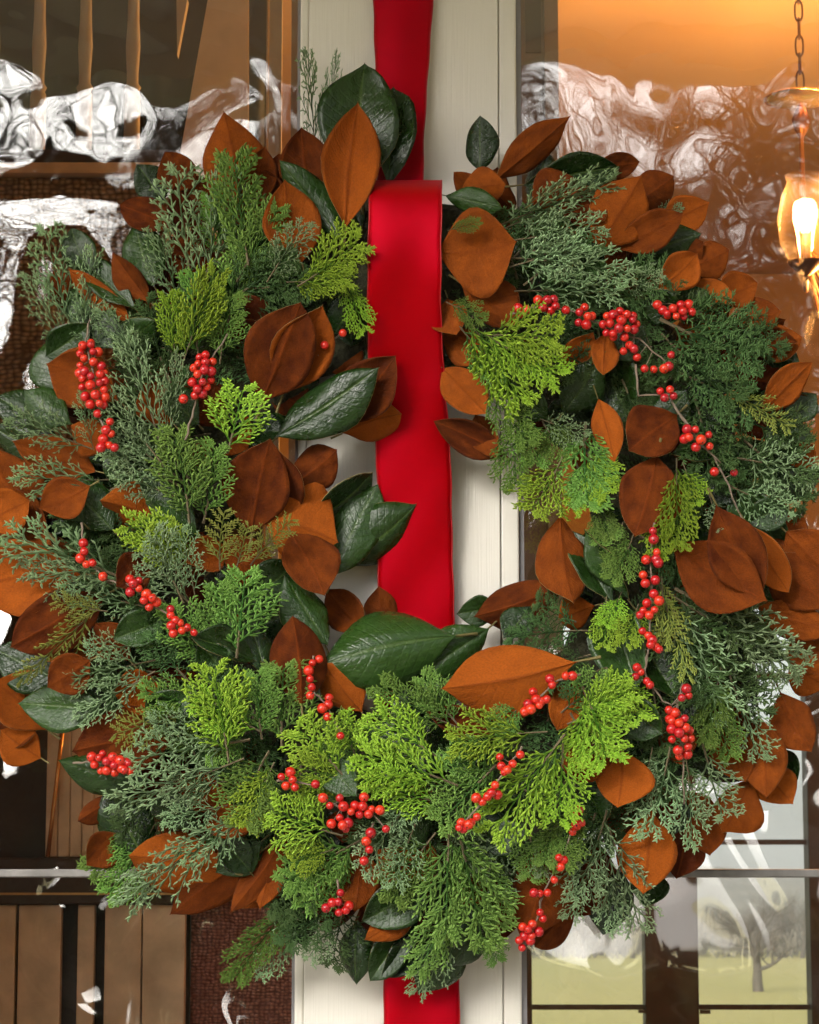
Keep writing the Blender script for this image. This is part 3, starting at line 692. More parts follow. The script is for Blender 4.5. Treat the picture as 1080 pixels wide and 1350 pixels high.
# ------------------------------------------------------------------ door
M_white = mat('cream_white_door_paint', (0.76, 0.73, 0.66), 0.42)
_N, _L = M_white.node_tree.nodes, M_white.node_tree.links; _p = _N['Principled BSDF']
_tc = _N.new('ShaderNodeTexCoord'); _mp = _N.new('ShaderNodeMapping'); _mp.inputs['Scale'].default_value = (420, 60, 9); _L.new(_tc.outputs['Object'], _mp.inputs[0])
_n = _N.new('ShaderNodeTexNoise'); _n.inputs['Detail'].default_value = 4; _n.inputs['Scale'].default_value = 1; _L.new(_mp.outputs[0], _n.inputs['Vector'])
_g = _N.new('ShaderNodeTexNoise'); _g.inputs['Scale'].default_value = 7; _g.inputs['Detail'].default_value = 8; _g.inputs['Roughness'].default_value = .75; _L.new(_tc.outputs['Object'], _g.inputs['Vector'])
_r = _N.new('ShaderNodeMapRange'); _r.inputs[1].default_value = .62; _r.inputs[2].default_value = .78; _L.new(_g.outputs['Fac'], _r.inputs[0])
_c = mix_rgb(_N, _L, math_node(_N, _L, 'MULTIPLY', _r.outputs[0], .35), (0.76, 0.73, 0.66), (0.46, 0.40, 0.31))
_L.new(mix_rgb(_N, _L, math_node(_N, _L, 'MULTIPLY', _n.outputs['Fac'], .07), _c, (0.60, 0.55, 0.46)), _p.inputs['Base Color'])
_b = _N.new('ShaderNodeBump'); _b.inputs['Strength'].default_value = .35; _b.inputs['Distance'].default_value = .0012; _L.new(_n.outputs['Fac'], _b.inputs['Height']); _L.new(_b.outputs[0], _p.inputs['Normal'])
M_seal = mat('grey_glazing_putty', (0.23, 0.22, 0.23), 0.6)
M_lead = mat('dull_metal_glazing_bar', (0.22, 0.21, 0.20), 0.45, 0.2, 40, metallic=0.6)
def wavy_glass(name, seed, fac, s1=0.35, det=1.0, hi=0.10):
    m = bpy.data.materials.new(name); m.use_nodes = True
    N, L = m.node_tree.nodes, m.node_tree.links; N.remove(N['Principled BSDF']); out = N['Material Output']
    tc = N.new('ShaderNodeTexCoord'); mp = N.new('ShaderNodeMapping'); mp.inputs['Location'].default_value = (seed, seed * 1.7, seed * .6)
    L.new(tc.outputs['Object'], mp.inputs[0])
    n1 = N.new('ShaderNodeTexNoise'); n1.inputs['Scale'].default_value = 5.0; n1.inputs['Detail'].default_value = det; n1.inputs['Distortion'].default_value = 1.6
    n2 = N.new('ShaderNodeTexNoise'); n2.inputs['Scale'].default_value = 19; n2.inputs['Detail'].default_value = 0.0; n2.inputs['Distortion'].default_value = 0.6
    L.new(mp.outputs[0], n1.inputs['Vector']); L.new(mp.outputs[0], n2.inputs['Vector'])
    h = math_node(N, L, 'ADD', n1.outputs['Fac'], math_node(N, L, 'MULTIPLY', n2.outputs['Fac'], hi))
    b = N.new('ShaderNodeBump'); b.inputs['Strength'].default_value = s1; b.inputs['Distance'].default_value = 0.02
    L.new(h, b.inputs['Height'])
    g = N.new('ShaderNodeBsdfGlossy'); g.inputs['Roughness'].default_value = 0.015; L.new(b.outputs[0], g.inputs['Normal'])
    t = N.new('ShaderNodeBsdfTransparent'); t.inputs['Color'].default_value = (0.97, 0.985, 0.97, 1)
    mx = N.new('ShaderNodeMixShader'); mx.inputs[0].default_value = fac
    L.new(t.outputs[0], mx.inputs[1]); L.new(g.outputs[0], mx.inputs[2]); L.new(mx.outputs[0], out.inputs['Surface'])
    return m
M_glassL = wavy_glass('old_wavy_glass', 1.3, 0.10, 0.17, 0.6, 0.06)
M_glassR = wavy_glass('old_wavy_glass_right', 7.7, 0.17, 0.11, 0.3, 0.04)

M_glassLL = wavy_glass('old_wavy_glass_lower', 4.4, 0.10, 0.36, 0.3, 0.04)
XL, XR = -0.150, 0.1465
ZB, ZT = 0.25, 2.98
zbarA, zbarB = at(0, 1151, 0.0).z, at(1080, 535, 0.0).z
door = empty('glazed_door', (0, 0.0, 0.0))
tag(door, 'cream white glazed door with wavy old glass panes and thin metal bars', 'door')
mb = MB().box(XL + 0.013, XR - 0.026, 0.0, 0.05, 0.02, 3.3); mb.build('door_stile', M_white, door, bevel=0.0015)
MB().box(XL + 0.001, XL + 0.0126, 0.004, 0.05, ZB, ZT + .3).build('glazing_bead', M_white, door, bevel=0.003)
MB().box(XR - 0.0253, XR - 0.001, 0.003, 0.05, ZB, ZT + .3).build('glazing_bead', M_white, door, bevel=0.003)
MB().box(XL - 0.003, XL + 0.0008, 0.010, 0.05, ZB, ZT + .3).build('glazing_seal', M_seal, door)
MB().box(XR - 0.0008, XR + 0.006, 0.012, 0.05, ZB, ZT + .3).build('glazing_seal', M_seal, door)
XO = 0.86
for x0, x1 in ((-XO - .16, -XO), (XO, XO + .16)): MB().box(x0, x1, 0.0, 0.05, 0.02, 3.3).build('door_stile', M_white, door, bevel=0.0015)
for x0, x1 in ((-XO, XL - .004), (XR + .007, XO)):
    MB().box(x0, x1, 0.002, 0.05, 0.02, ZB).build('door_rail', M_white, door)
    for z in (zbarA, zbarB): MB().box(x0, x1, 0.018, 0.030, z - 0.0055, z + 0.0055).build('glazing_bar', M_lead, door, bevel=0.002)
    for z0, z1 in ((ZB, zbarA), (zbarA, zbarB), (zbarB, 3.3)):
        MB().box(x0, x1, 0.0225, 0.0255, z0 + 0.0056, z1 - 0.0056).build('glass_pane', (M_glassLL if z0 == ZB else M_glassL) if x0 < 0 else M_glassR, door)

# ------------------------------------------------------------------ house shell and hall
M_siding = mat('white_wall_paint', (0.6, 0.58, 0.53), 0.6, 0.05, 3)
M_plaster = mat('tan_plaster', (0.62, 0.44, 0.24), 0.85, 0.04, 2, 0.1, 30)
M_wood = mat('honey_wood', (0.80, 0.60, 0.40), 0.45, 0.25, 14)
M_darkwood = mat('dark_brown_wood', (0.050, 0.028, 0.018), 0.5, 0.3, 14)
M_floor = mat('hall_floor_wood', (0.12, 0.06, 0.03), 0.4, 0.2, 6)
def st(o): return tag(o, kind='structure')
HX0, HX1, HY1, HZ = -2.6, 3.0, 6.0, 3.85
st(MB().box(HX0, -1.02, 0.0, 0.15, 0, HZ).box(1.02, HX1, 0.0, 0.15, 0, HZ).box(-1.02, 1.02, 0.0, 0.15, 3.305, HZ).build('front_wall', M_siding))
st(MB().box(HX0 - .15, HX0 - .002, 0.15, HY1, 0, HZ).build('side_wall', M_plaster)); st(MB().box(HX1 + .002, HX1 + .15, 0.15, HY1, 0, HZ).build('side_wall', M_plaster))
st(MB().box(HX0 - .15, HX1 + .15, 0.155, HY1 + .2, HZ + .004, HZ + .2).build('ceiling', M_plaster))
st(MB().box(HX0, HX1, 0.155, HY1, -0.1, 0.0).build('floor', M_floor))
M_porch = mat('porch_ceiling_boards', (0.66, 0.63, 0.57), 0.7, 0.05, 4)
st(MB().box(-3.5, 3.9, -1.9, -0.003, 3.42, 3.55).build('porch_ceiling', M_porch))
st(MB().box(-3.5, 3.9, -2.05, -1.905, 3.33, 3.55).build('porch_beam', M_porch))
st(MB().box(-3.5, 3.9, -3.0, -0.003, -0.12, -0.004).build('porch_floor', mat('porch_stone', (0.50, 0.46, 0.41), 0.8, 0.2, 5)))

# far garden window of the hall
YF = 6.0
def fx(px): return at(px, 1150, YF).x
def fz(py): return at(800, py, YF).z
fw = empty('garden_window', (fx(883), YF, 0)); tag(fw, 'dark brown framed window across the hall looking out on the field', 'window')
WX0, WX1, WT = fx(690), fx(1300), fz(800)
zs = 0.35
posts = [(fx(668), fx(700)), (fx(848), fx(918)), (fx(1065), fx(1135)), (fx(1282), fx(1310))]
for a, b in posts: MB().box(a, b, YF - .03, YF + .09, zs, WT).build('window_post', M_darkwood, fw, bevel=0.004)
MB().box(posts[0][0], posts[-1][1], YF - .03, YF + .09, WT + .001, WT + .09).build('window_head', M_darkwood, fw)
MB().box(posts[0][0], posts[-1][1], YF - .06, YF + .09, zs - .06, zs - .001).build('window_sill', M_darkwood, fw)
M_clear = wavy_glass('clear_window_glass', 3.1, 0.04, 0.05)
for i in range(3):
    a, b = posts[i][1], posts[i + 1][0]
    zz = [zs] + [fz(1328), fz(1110), fz(890)] + [WT]
    for z in zz[1:-1]: MB().box(a, b, YF + .012, YF + .035, z - 0.009, z + 0.009).build('muntin', M_darkwood, fw)
    for z0, z1 in zip(zz[:-1], zz[1:]): MB().box(a, b, YF + .02, YF + .024, z0 + .0092, z1 - .0092).build('window_pane', M_clear, fw)
# window catch on the middle post
MB().box(fx(838), fx(847.5), YF - .045, YF - .031, fz(1335), fz(1331)).box(fx(918.5), fx(932), YF - .045, YF - .031, fz(1336), fz(1331)).build('window_catch', M_darkwood, fw)
X0, X1 = posts[0][0], posts[-1][1]
st(MB().box(HX0, X0 - .001, YF, YF + .15, 0, HZ).box(X1 + .001, HX1, YF, YF + .15, 0, HZ).box(X0 - .001, X1 + .001, YF, YF + .15, WT + .092, HZ).box(X0 - .001, X1 + .001, YF, YF + .15, 0, zs - .062).build('back_wall', M_plaster))

# inner door post seen through the right pane, and strips seen through the left one
YP = 1.45
def ppx(px, Y=YP): return at(px, 675, Y).x
M_tan = mat('tan_painted_casing', (0.28, 0.23, 0.17), 0.6, 0.1, 8)
cs = empty('inner_door_casing', (0, YP, 0)); tag(cs, 'tan inner door casing with a dark gap behind the right edge of the post', 'casing')
MB().box(ppx(640), ppx(722), YP, YP + .06, at(700, 900, YP).z, HZ - .002).build('casing_board', mat('grey_tan_casing', (0.17, 0.125, 0.085), 0.6, 0.1, 8), cs)
MB().box(ppx(722.5), ppx(741), YP - .012, YP + .06, at(700, 900, YP).z, HZ - .002).build('casing_board', M_tan, cs)
MB().box(ppx(697), ppx(718), YP - .006, YP - .0005, at(700, 70, YP).z, HZ - .002).build('dark_panel', mat('dark_panel_paint', (0.035, 0.02, 0.012), .7), cs)
MB().box(ppx(380), ppx(430), YP, YP + .06, 0, HZ - .002).build('casing_board', M_tan, cs)

# stair balusters seen through the left pane
YB = 1.5
def bx_(px, py=100, Y=YB): return at(px, py, Y)
M_bal = mat('tan_baluster_paint', (0.52, 0.48, 0.40), 0.55, 0.1, 10)
M_dkgreen = mat('dark_green_cloth', (0.028, 0.032, 0.018), 0.9, 0.3, 8)
M_shadow = mat('shade_dark_wall', (0.026, 0.018, 0.010), 0.75, 0.3, 10)  # near-black colour stands in for the shade of the stairwell
stair = empty('stair_railing', bx_(115, 210)); tag(stair, 'dim tan stair balusters behind the upper part of the left pane', 'railing')
def baluster(px, Y=YB, parent=stair):
    z0 = at(px, 202, Y).z; x = at(px, 100, Y).x; k = mpp(Y)
    prof = [(11, -2), (11, 82), (9, 86), (12, 92), (8, 98), (8, 112), (10, 150), (8, 190), (7.5, 240), (8, 300)]
    m_ = MB(); m_.lathe([(0.001, -2 * k)] + [(r * k, z * k) for r, z in prof] + [(0.001, 300 * k)], (x, Y, z0), 10)
    m_.build('baluster', M_bal, parent, smooth=True)
for px in (-10, 51, 112, 175): baluster(px)
for px, y0 in ((356, 0),): MB().box(ppx(350, YB), ppx(367, YB), YB, YB + .03, 2.2, HZ - .002).build('newel', M_bal, stair)
p = lambda px, py, Y=YB: at(px, py, Y)
MB().box(p(-80, 0).x, p(260, 0).x, YB - .05, YB + .06, p(0, 224).z, p(0, 207).z).build('base_rail', M_darkwood, stair)
MB().box(p(-80, 0).x, p(330, 0).x, YB - .055, YB + .055, p(0, 238).z, p(0, 224.5).z).build('fascia', M_wood, stair)
# leaning tapered board
a, b_, c, d = p(292, -60), p(330, -60), p(330, 330), p(222, 330)
wb = MB()
for dy in (0, 0.04):
    wb.v += [tuple(q + Vector((0, dy - .08, 0))) for q in (a, b_, c, d)]
wb.f = [(0, 1, 2, 3), (7, 6, 5, 4), (0, 4, 5, 1), (1, 5, 6, 2), (2, 6, 7, 3), (3, 7, 4, 0)]; wb.m = [0] * 6
bo = wb.build('leaning_board', mat('pale_orange_wood', (0.85, 0.68, 0.48), 0.5, 0.12, 12)); tag(bo, 'pale orange tapered board behind the glass above the left of the wreath', 'board')
wb = MB(); a, b_, c = p(228, -20), p(243, -20), p(229, 55)
for dy in (0, .03): wb.v += [tuple(q + Vector((0, dy + .08, 0))) for q in (a, b_, c)]
wb.f = [(0, 1, 2), (5, 4, 3), (0, 3, 4, 1), (1, 4, 5, 2), (2, 5, 3, 0)]; wb.m = [0] * 5
tag(wb.build('tapered_stake', M_bal), 'small tan pointed stake hanging beside the leaning board', 'stake')
# cloth, and a wall coloured dark in place of shade
ck = MB(); n = 40
for i in range(n + 1):
    x = p(-90, 0, 1.75).x + (p(350, 0, 1.75).x - p(-90, 0, 1.75).x) * i / n
    yy = 1.75 + 0.02 * math.sin(i * 1.1) + 0.01 * math.sin(i * 2.7)
    for py in (98 + 4 * math.sin(i * .5), 260): ck.v.append((x, yy, p(0, py, 1.75).z))
for i in range(n): ck.f.append((2 * i, 2 * i + 1, 2 * i + 3, 2 * i + 2)); ck.m.append(0)
cl = ck.build('stair_cloth', M_dkgreen, smooth=True); md = cl.modifiers.new('t', 'SOLIDIFY'); md.thickness = 0.004
tag(cl, 'dark green cloth hanging behind the stair balusters', 'cloth')
st(MB().box(-2.4, p(352, 0, 2.3).x, 2.3, 2.38, 0.0, HZ - .002).build('stair_wall', M_shadow))

# woven screen below the railing
def weave_mat(name, c0, c1, sc):
    m = mat(name, c0, 0.7); N, L = m.node_tree.nodes, m.node_tree.links; pb = N['Principled BSDF']
    tc = N.new('ShaderNodeTexCoord'); mp = N.new('ShaderNodeMapping'); mp.inputs['Scale'].default_value = (sc, sc, sc * 1.4)
    L.new(tc.outputs['Object'], mp.inputs[0])
    ns = N.new('ShaderNodeTexNoise'); ns.inputs['Scale'].default_value = 0.15; ns.inputs['Detail'].default_value = 2
    vadd = N.new('ShaderNodeVectorMath'); vadd.operation = 'ADD'; L.new(mp.outputs[0], vadd.inputs[0])
    sc2 = N.new('ShaderNodeVectorMath'); sc2.operation = 'SCALE'; sc2.inputs['Scale'].default_value = 2.2; L.new(mp.outputs[0], ns.inputs['Vector']); L.new(ns.outputs['Color'], sc2.inputs[0]); L.new(sc2.outputs[0], vadd.inputs[1])
    vo = N.new('ShaderNodeTexVoronoi'); vo.inputs['Scale'].default_value = 1.0; vo.inputs['Randomness'].default_value = 0.35; L.new(vadd.outputs[0], vo.inputs['Vector'])
    cr = N.new('ShaderNodeMapRange'); cr.inputs[1].default_value = 0.1; cr.inputs[2].default_value = 0.65; cr.inputs[3].default_value = 1; cr.inputs[4].default_value = 0; L.new(vo.outputs['Distance'], cr.inputs[0])
    L.new(mix_rgb(N, L, cr.outputs[0], c1, c0), pb.inputs['Base Color'])
    b = N.new('ShaderNodeBump'); b.inputs['Strength'].default_value = 1.0; b.inputs['Distance'].default_value = 0.006; L.new(cr.outputs[0], b.inputs['Height']); L.new(b.outputs[0], pb.inputs['Normal'])
    return m
ws = MB().box(p(-90, 0).x, p(335, 0).x, YB - .03, YB, p(0, 640).z, p(0, 240).z).build('woven_screen', weave_mat('brown_wicker', (0.55, 0.38, 0.22), (0.12, 0.07, 0.04), 75))
tag(ws, 'brown woven wicker screen below the stair railing at the left edge', 'screen')

# wooden cabinet low behind the left pane
YC = 1.35
q = lambda px, py: at(px, py, YC)
cab = empty('plank_cabinet', (q(150, 1300).x, YC, 0)); tag(cab, 'honey wood plank cabinet low behind the bottom left pane', 'cabinet')
xs = [60, 76, 92, 108, 124, 140, 157]
for a, b_ in zip(xs[:-1], xs[1:]):
    MB().box(q(a, 1100).x, q(b_ - .8, 1100).x, YC + random.uniform(0, .003), YC + .03, q(0, 1130).z, q(0, 960).z).build('plank', M_wood, cab, bevel=0.002)
MB().box(q(20, 0).x, q(300, 0).x, YC - .02, YC + .05, q(0, 1192).z, q(0, 1131).z).build('cabinet_rail', M_darkwood, cab, bevel=.004)
MB().box(q(20, 0).x, q(300, 0).x, YC - .028, YC - .0205, q(0, 1180).z, q(0, 1177).z).build('brass_strip', mat('brass_trim', (0.6, 0.33, 0.12), .3, metallic=.9), cab)
for a, b_ in ((-30, 20), (24, 80), (102, 124), (138, 186), (188, 244)):
    MB().box(q(a, 1250).x, q(b_, 1250).x, YC, YC + .03, 0.3, q(0, 1193).z).build('plank', M_wood, cab, bevel=.002)
MB().box(q(-60, 0).x, q(262, 0).x, YC + .06, YC + .09, 0.3, q(0, 960).z).build('cabinet_back', M_darkwood, cab)
rod = MB().tube([q(66, 1130) + Vector((0, -.03, 0)), q(86, 960) + Vector((0, -.03, 0))], 0.004, 8)
rod.build('brass_rod', mat('brass_rod_metal', (0.75, 0.42, 0.16), .25, metallic=1), cab, smooth=True)
rg = MB().box(q(264, 0).x, q(400, 0).x, YC + .05, YC + .09, 0.2, q(0, 1120).z).build('woven_rug', weave_mat('rust_woven_rug', (0.55, 0.24, 0.17), (0.16, 0.05, 0.04), 120))
tag(rg, 'rust red woven rug hung beside the plank cabinet at the bottom', 'rug')

# ------------------------------------------------------------------ chandelier
YCH = 2.5
h = lambda px, py: at(px, py, YCH)
M_bronze = mat('aged_bronze', (0.16, 0.075, 0.03), 0.4, 0.2, 30, metallic=0.8)
M_candle = mat('aged_candle_sleeve', (0.20, 0.13, 0.07), 0.5)
def emit(name, c, s):
    m = bpy.data.materials.new(name); m.use_nodes = True; pb = m.node_tree.nodes['Principled BSDF']
    pb.inputs['Emission Color'].default_value = (*c, 1); pb.inputs['Emission Strength'].default_value = s; pb.inputs['Base Color'].default_value = (*c, 1); return m
M_bulb = emit('lit_bulb', (1.0, 0.60, 0.22), 7)
m = bpy.data.materials.new('amber_hurricane_glass'); m.use_nodes = True; N = m.node_tree.nodes; L = m.node_tree.links; N.remove(N['Principled BSDF'])
tr = N.new('ShaderNodeBsdfTransparent'); tr.inputs['Color'].default_value = (1.0, 0.86, 0.68, 1); gl = N.new('ShaderNodeBsdfGlossy'); gl.inputs['Roughness'].default_value = .05
df = N.new('ShaderNodeBsdfTranslucent'); df.inputs['Color'].default_value = (1.0, .72, .45, 1)
mx1 = N.new('ShaderNodeMixShader'); mx1.inputs[0].default_value = .010; mx2 = N.new('ShaderNodeMixShader'); mx2.inputs[0].default_value = .04
lw = N.new('ShaderNodeLayerWeight'); lw.inputs['Blend'].default_value = .25
L.new(math_node(N, L, 'ADD', math_node(N, L, 'MULTIPLY', lw.outputs['Facing'], .05), .003), mx1.inputs[0])
L.new(tr.outputs[0], mx1.inputs[1]); L.new(df.outputs[0], mx1.inputs[2]); L.new(mx1.outputs[0], mx2.inputs[1]); L.new(gl.outputs[0], mx2.inputs[2]); L.new(mx2.outputs[0], N['Material Output'].inputs['Surface'])
M_hurr = m
hub = h(1058, 240); k = mpp(YCH)
ch = empty('chandelier', h(1058, 300)); tag(ch, 'brass chandelier with candle bulbs in glass shades hanging on a chain', 'chandelier')
zc = h(1058, 125).z
zt_ = HZ
nl = 0; z = zc + 8 * k
while z < zt_ - .02:
    pts = []; rx, rz = 5.2 * k, 15 * k
    for a in range(17):
        th = 2 * math.pi * a / 16; sx = math.cos(th) * rx; pts.append((hub.x + (sx if nl % 2 == 0 else 0.3 * sx), YCH + (0 if nl % 2 == 0 else sx), z + 11 * k + math.copysign(abs(math.sin(th)) ** .7, math.sin(th)) * rz))
    MB().tube(pts, 1.5 * k, 6, cap=False).build('chain_link', M_bronze, ch, smooth=True); z += 25 * k; nl += 1
MB().lathe([(0.001, 3), (20, 1), (46, -3), (50, -6), (44, -6), (18, -3), (0.001, -2)], n=24).build('smoke_bell', mat('polished_brass', (0.85, 0.55, 0.25), .18, metallic=1), None, smooth=True)
sb = bpy.data.objects['smoke_bell']; sb.scale = (k, k, k); sb.parent = ch; sb.location = Vector((hub.x, YCH, zc)) - ch.location
MB().lathe([(0.001, 0), (3, 1), (3, 60), (8, 66), (14, 80), (10, 96), (4, 104), (3, 190), (9, 200), (13, 215), (6, 232), (0.001, 240)], (0, 0, 0), 14).build('chandelier_stem', M_bronze, None, smooth=True)
sm = bpy.data.objects['chandelier_stem']; sm.scale = (k, k, k); sm.parent = ch; zs0 = zc - 250 * k; sm.location = Vector((hub.x, YCH, zs0)) - ch.location
bulbs = []
for i in range(5):
    th = 2 * math.pi * i / 5 - 1.2; R = 0.30
    bx, by_ = hub.x + R * math.cos(th), YCH + R * math.sin(th)
    zb = h(1055, 345).z
    bulbs.append((bx, by_, zb))
# one lamp placed where the photograph shows it, the others round the ring
bulbs = [(at(1055, 0, YCH - .3).x, YCH - 0.30, at(1055, 345, YCH - .3).z), (at(1106, 0, YCH - .2).x, YCH - .2, at(1106, 468, YCH - .2).z), (hub.x + .28, YCH, h(0, 345).z), (hub.x + .12, YCH + .28, h(0, 345).z), (hub.x + .25, YCH + .15, h(0, 455).z)]
for bx, by_, zb in bulbs:
    d = Vector((bx - hub.x, by_ - YCH, 0)); pts = []
    for t in range(13):
        t /= 12; w = math.sin(t * math.pi)
        pts.append((hub.x + d.x * t, YCH + d.y * t, (zs0 + 40 * k) * (1 - t) + (zb - 20 * k) * t - w * 38 * k))
    ar = MB().tube(pts, 3.2 * k, 7).build('chandelier_arm', M_bronze, ch, smooth=True)
    cu = MB().lathe([(0.001, -20 * k), (8 * k, -16 * k), (22 * k, -4 * k), (24 * k, 0), (9 * k, 0), (9 * k, -1 * k)], (bx, by_, zb), 16); cu.build('candle_cup', M_bronze, ch, smooth=True)
    MB().lathe([(7 * k, 0), (7 * k, 36 * k), (0.001, 37 * k)], (bx, by_, zb), 12).build('candle_sleeve', M_candle, ch, smooth=True)
    MB().lathe([(0.001, 36 * k), (5 * k, 38 * k), (9.5 * k, 49 * k), (8.5 * k, 58 * k), (4 * k, 70 * k), (0.001, 80 * k)], (bx, by_, zb), 14).build('bulb', M_bulb, ch, smooth=True)
    MB().lathe([(20 * k, 1 * k), (33 * k, 26 * k), (36 * k, 55 * k), (30 * k, 86 * k), (22 * k, 105 * k), (25 * k, 114 * k)], (bx, by_, zb), 20).build('glass_shade', M_hurr, ch, smooth=True)
    ld = bpy.data.lights.new('bulb_light', 'POINT'); ld.energy = 14; ld.color = (1.0, 0.52, 0.19); ld.shadow_soft_size = 0.03
    lo = bpy.data.objects.new('bulb_light', ld); col.objects.link(lo); lo.location = (bx, by_, zb + 70 * k)

# ------------------------------------------------------------------ grounds: field, hills, bare trees
def terrain_z(x, y):
    if y < 6: return -0.15
    t = min(1, (y - 8) / 70) if y > 8 else 0; t = t * t * (3 - 2 * t)
    return -0.15 - 2.35 * t + 0.25 * math.sin(x * .03 + 1) * math.sin(y * .02) * t
gy = [-400, -200, -100, -50, -20, 0, 6, 8, 14, 20, 28, 36, 46, 58, 70, 85, 100, 120, 145, 175, 210, 250, 300, 360, 450, 700, 1500]
gx = [-1500, -700, -400, -250, -160, -110, -75, -50, -35, -22, -12, 0, 12, 22, 35, 50, 75, 110, 160, 250, 400, 700, 1500]
g = MB(); g.v = [(x, y, terrain_z(x, y)) for y in gy for x in gx]
for i in range(len(gy) - 1):
    for j in range(len(gx) - 1):
        a = i * len(gx) + j; g.f.append((a, a + 1, a + len(gx) + 1, a + len(gx))); g.m.append(0)
def field_mat():
    m = mat('winter_pasture', (0.3, 0.3, 0.1), 0.95); N, L = m.node_tree.nodes, m.node_tree.links; pb = N['Principled BSDF']
    tc = N.new('ShaderNodeTexCoord'); mp = N.new('ShaderNodeMapping'); mp.inputs['Scale'].default_value = (.05, .012, 1); L.new(tc.outputs['Object'], mp.inputs[0])
    n1 = N.new('ShaderNodeTexNoise'); n1.inputs['Scale'].default_value = 1; n1.inputs['Detail'].default_value = 6; L.new(mp.outputs[0], n1.inputs['Vector'])
    n2 = N.new('ShaderNodeTexNoise'); n2.inputs['Scale'].default_value = 1.2; n2.inputs['Detail'].default_value = 8; L.new(tc.outputs['Object'], n2.inputs['Vector'])
    f = math_node(N, L, 'ADD', math_node(N, L, 'MULTIPLY', n1.outputs['Fac'], 1.4), math_node(N, L, 'MULTIPLY', n2.outputs['Fac'], .5)); f = math_node(N, L, 'SUBTRACT', f, .45); f.node.use_clamp = True
    L.new(mix_rgb(N, L, f, (0.36, 0.33, 0.06), (0.52, 0.41, 0.14)), pb.inputs['Base Color']); return m
st(g.build('field', field_mat()))
hl = MB(); n = 90
for i in range(n + 1):
    x = -500 + 1300 * i / n
    e = 11 + 4 * math.sin(i * .21 + 1.2) + 1.5 * math.sin(i * .53) + 0.6 * math.sin(i * 1.3)
    for (yy, zz) in ((420, -3), (480, e * .45), (560, e * .8), (640, e), (760, e * .6)): hl.v.append((x, yy + 20 * math.sin(i * .37), zz))
for i in range(n):
    for j in range(4): a = i * 5 + j; hl.f.append((a, a + 1, a + 6, a + 5)); hl.m.append(0)
st(hl.build('hills', mat('winter_woodland_hill', (0.19, 0.165, 0.125), 0.95, 0.35, 0.08, coords='Object'), smooth=True))

M_bark = mat('grey_brown_bark', (0.10, 0.08, 0.062), 0.9, 0.25, 6)
def bare_tree(seed, H=1.0, spread=1.0, levels=5, trunk=0.22):
    r = random.Random(seed); T = MB(); C_ = MB()
    def grow(p, d, ln, rad, lev):
        n = 4 if lev < 2 else 3; pts = [p.copy()]; rr = [rad]
        for i in range(n):
            d = (d + Vector((r.uniform(-1, 1), r.uniform(-1, 1), r.uniform(-.5, .9))) * (0.16 + .05 * lev)).normalized()
            pts.append(pts[-1] + d * ln / n); rr.append(rad * (1 - .45 * (i + 1) / n))
        (T if lev == 0 else C_).tube(pts, rr, (9, 6, 5, 4, 3, 3)[lev], cap=False)
        if lev >= levels: return
        k = (6, 5, 5, 4, 4)[lev]
        for c in range(k):
            t = r.uniform(.35, 1.0) if lev else (0.45 + .55 * (c + .5) / k); x = t * n; i = min(int(x), n - 1); q_ = pts[i].lerp(pts[i + 1], x - i)
            ax = Vector((r.uniform(-1, 1), r.uniform(-1, 1), r.uniform(-.3, .3))).normalized()
            nd = (d + ax * r.uniform(.6, 1.25) * spread).normalized(); nd.z = nd.z * .8 + .12
            grow(q_, nd.normalized(), ln * r.uniform(.52, .8) * (1.0 if lev else 1.15), rr[i] * r.uniform(.42, .62), lev + 1)
    grow(Vector((0, 0, 0)), Vector((0, 0, 1)), .36 * H, trunk * .1 * H, 0)
    return T.mesh('trunk', M_bark, True), C_.mesh('crown', M_bark, True)
TREES = [bare_tree(i + 3, 1.0, 1.0, 5, .32 if i else .3) for i in range(4)] + [bare_tree(31, 1.0, 1.35, 5, .44)]
def tree(i, x, y, s, label, group, rz=0.0, name='bare_tree'):
    e = empty(name, (x, y, terrain_z(x, y) - .05)); e.scale = (s, s, s); e.rotation_euler.z = rz
    tag(e, label, 'tree', group)
    link('trunk', TREES[i][0], e); link('crown', TREES[i][1], e); return e
tp = at(1000, 1308, 128.0)
tree(4, tp.x, 128.0, 6.4, 'lone bare grey tree standing in the pale field beyond the window', None, 0.4)
tr_ = random.Random(9)
for i in range(46):
    px = 560 + i * 13 + tr_.uniform(-6, 6); Y = tr_.uniform(235, 330)
    q_ = at(px, 1200, Y); tree(tr_.randrange(4), q_.x, Y, tr_.uniform(4, 7), 'bare grey tree in the hazy line along the far edge of the field', 'bare trees along the far edge of the field', tr_.uniform(0, 6))
for i, (x, y, s) in enumerate(((-7, -17, 13), (-2.5, -21, 15), (3.0, -16, 12), (4.9, -19, 15), (-0.6, -19, 12), (7.5, -20, 15), (12, -17, 12), (-13, -20, 14), (0, -30, 17), (-8, -34, 17), (9, -33, 18), (17, -27, 15), (-19, -28, 15), (4, -42, 18), (-4, -45, 18))):
    tree(i % 4, x, y, s, 'bare tree of the front garden mirrored in the wavy door glass', 'bare trees mirrored in the door glass', i * 1.3)

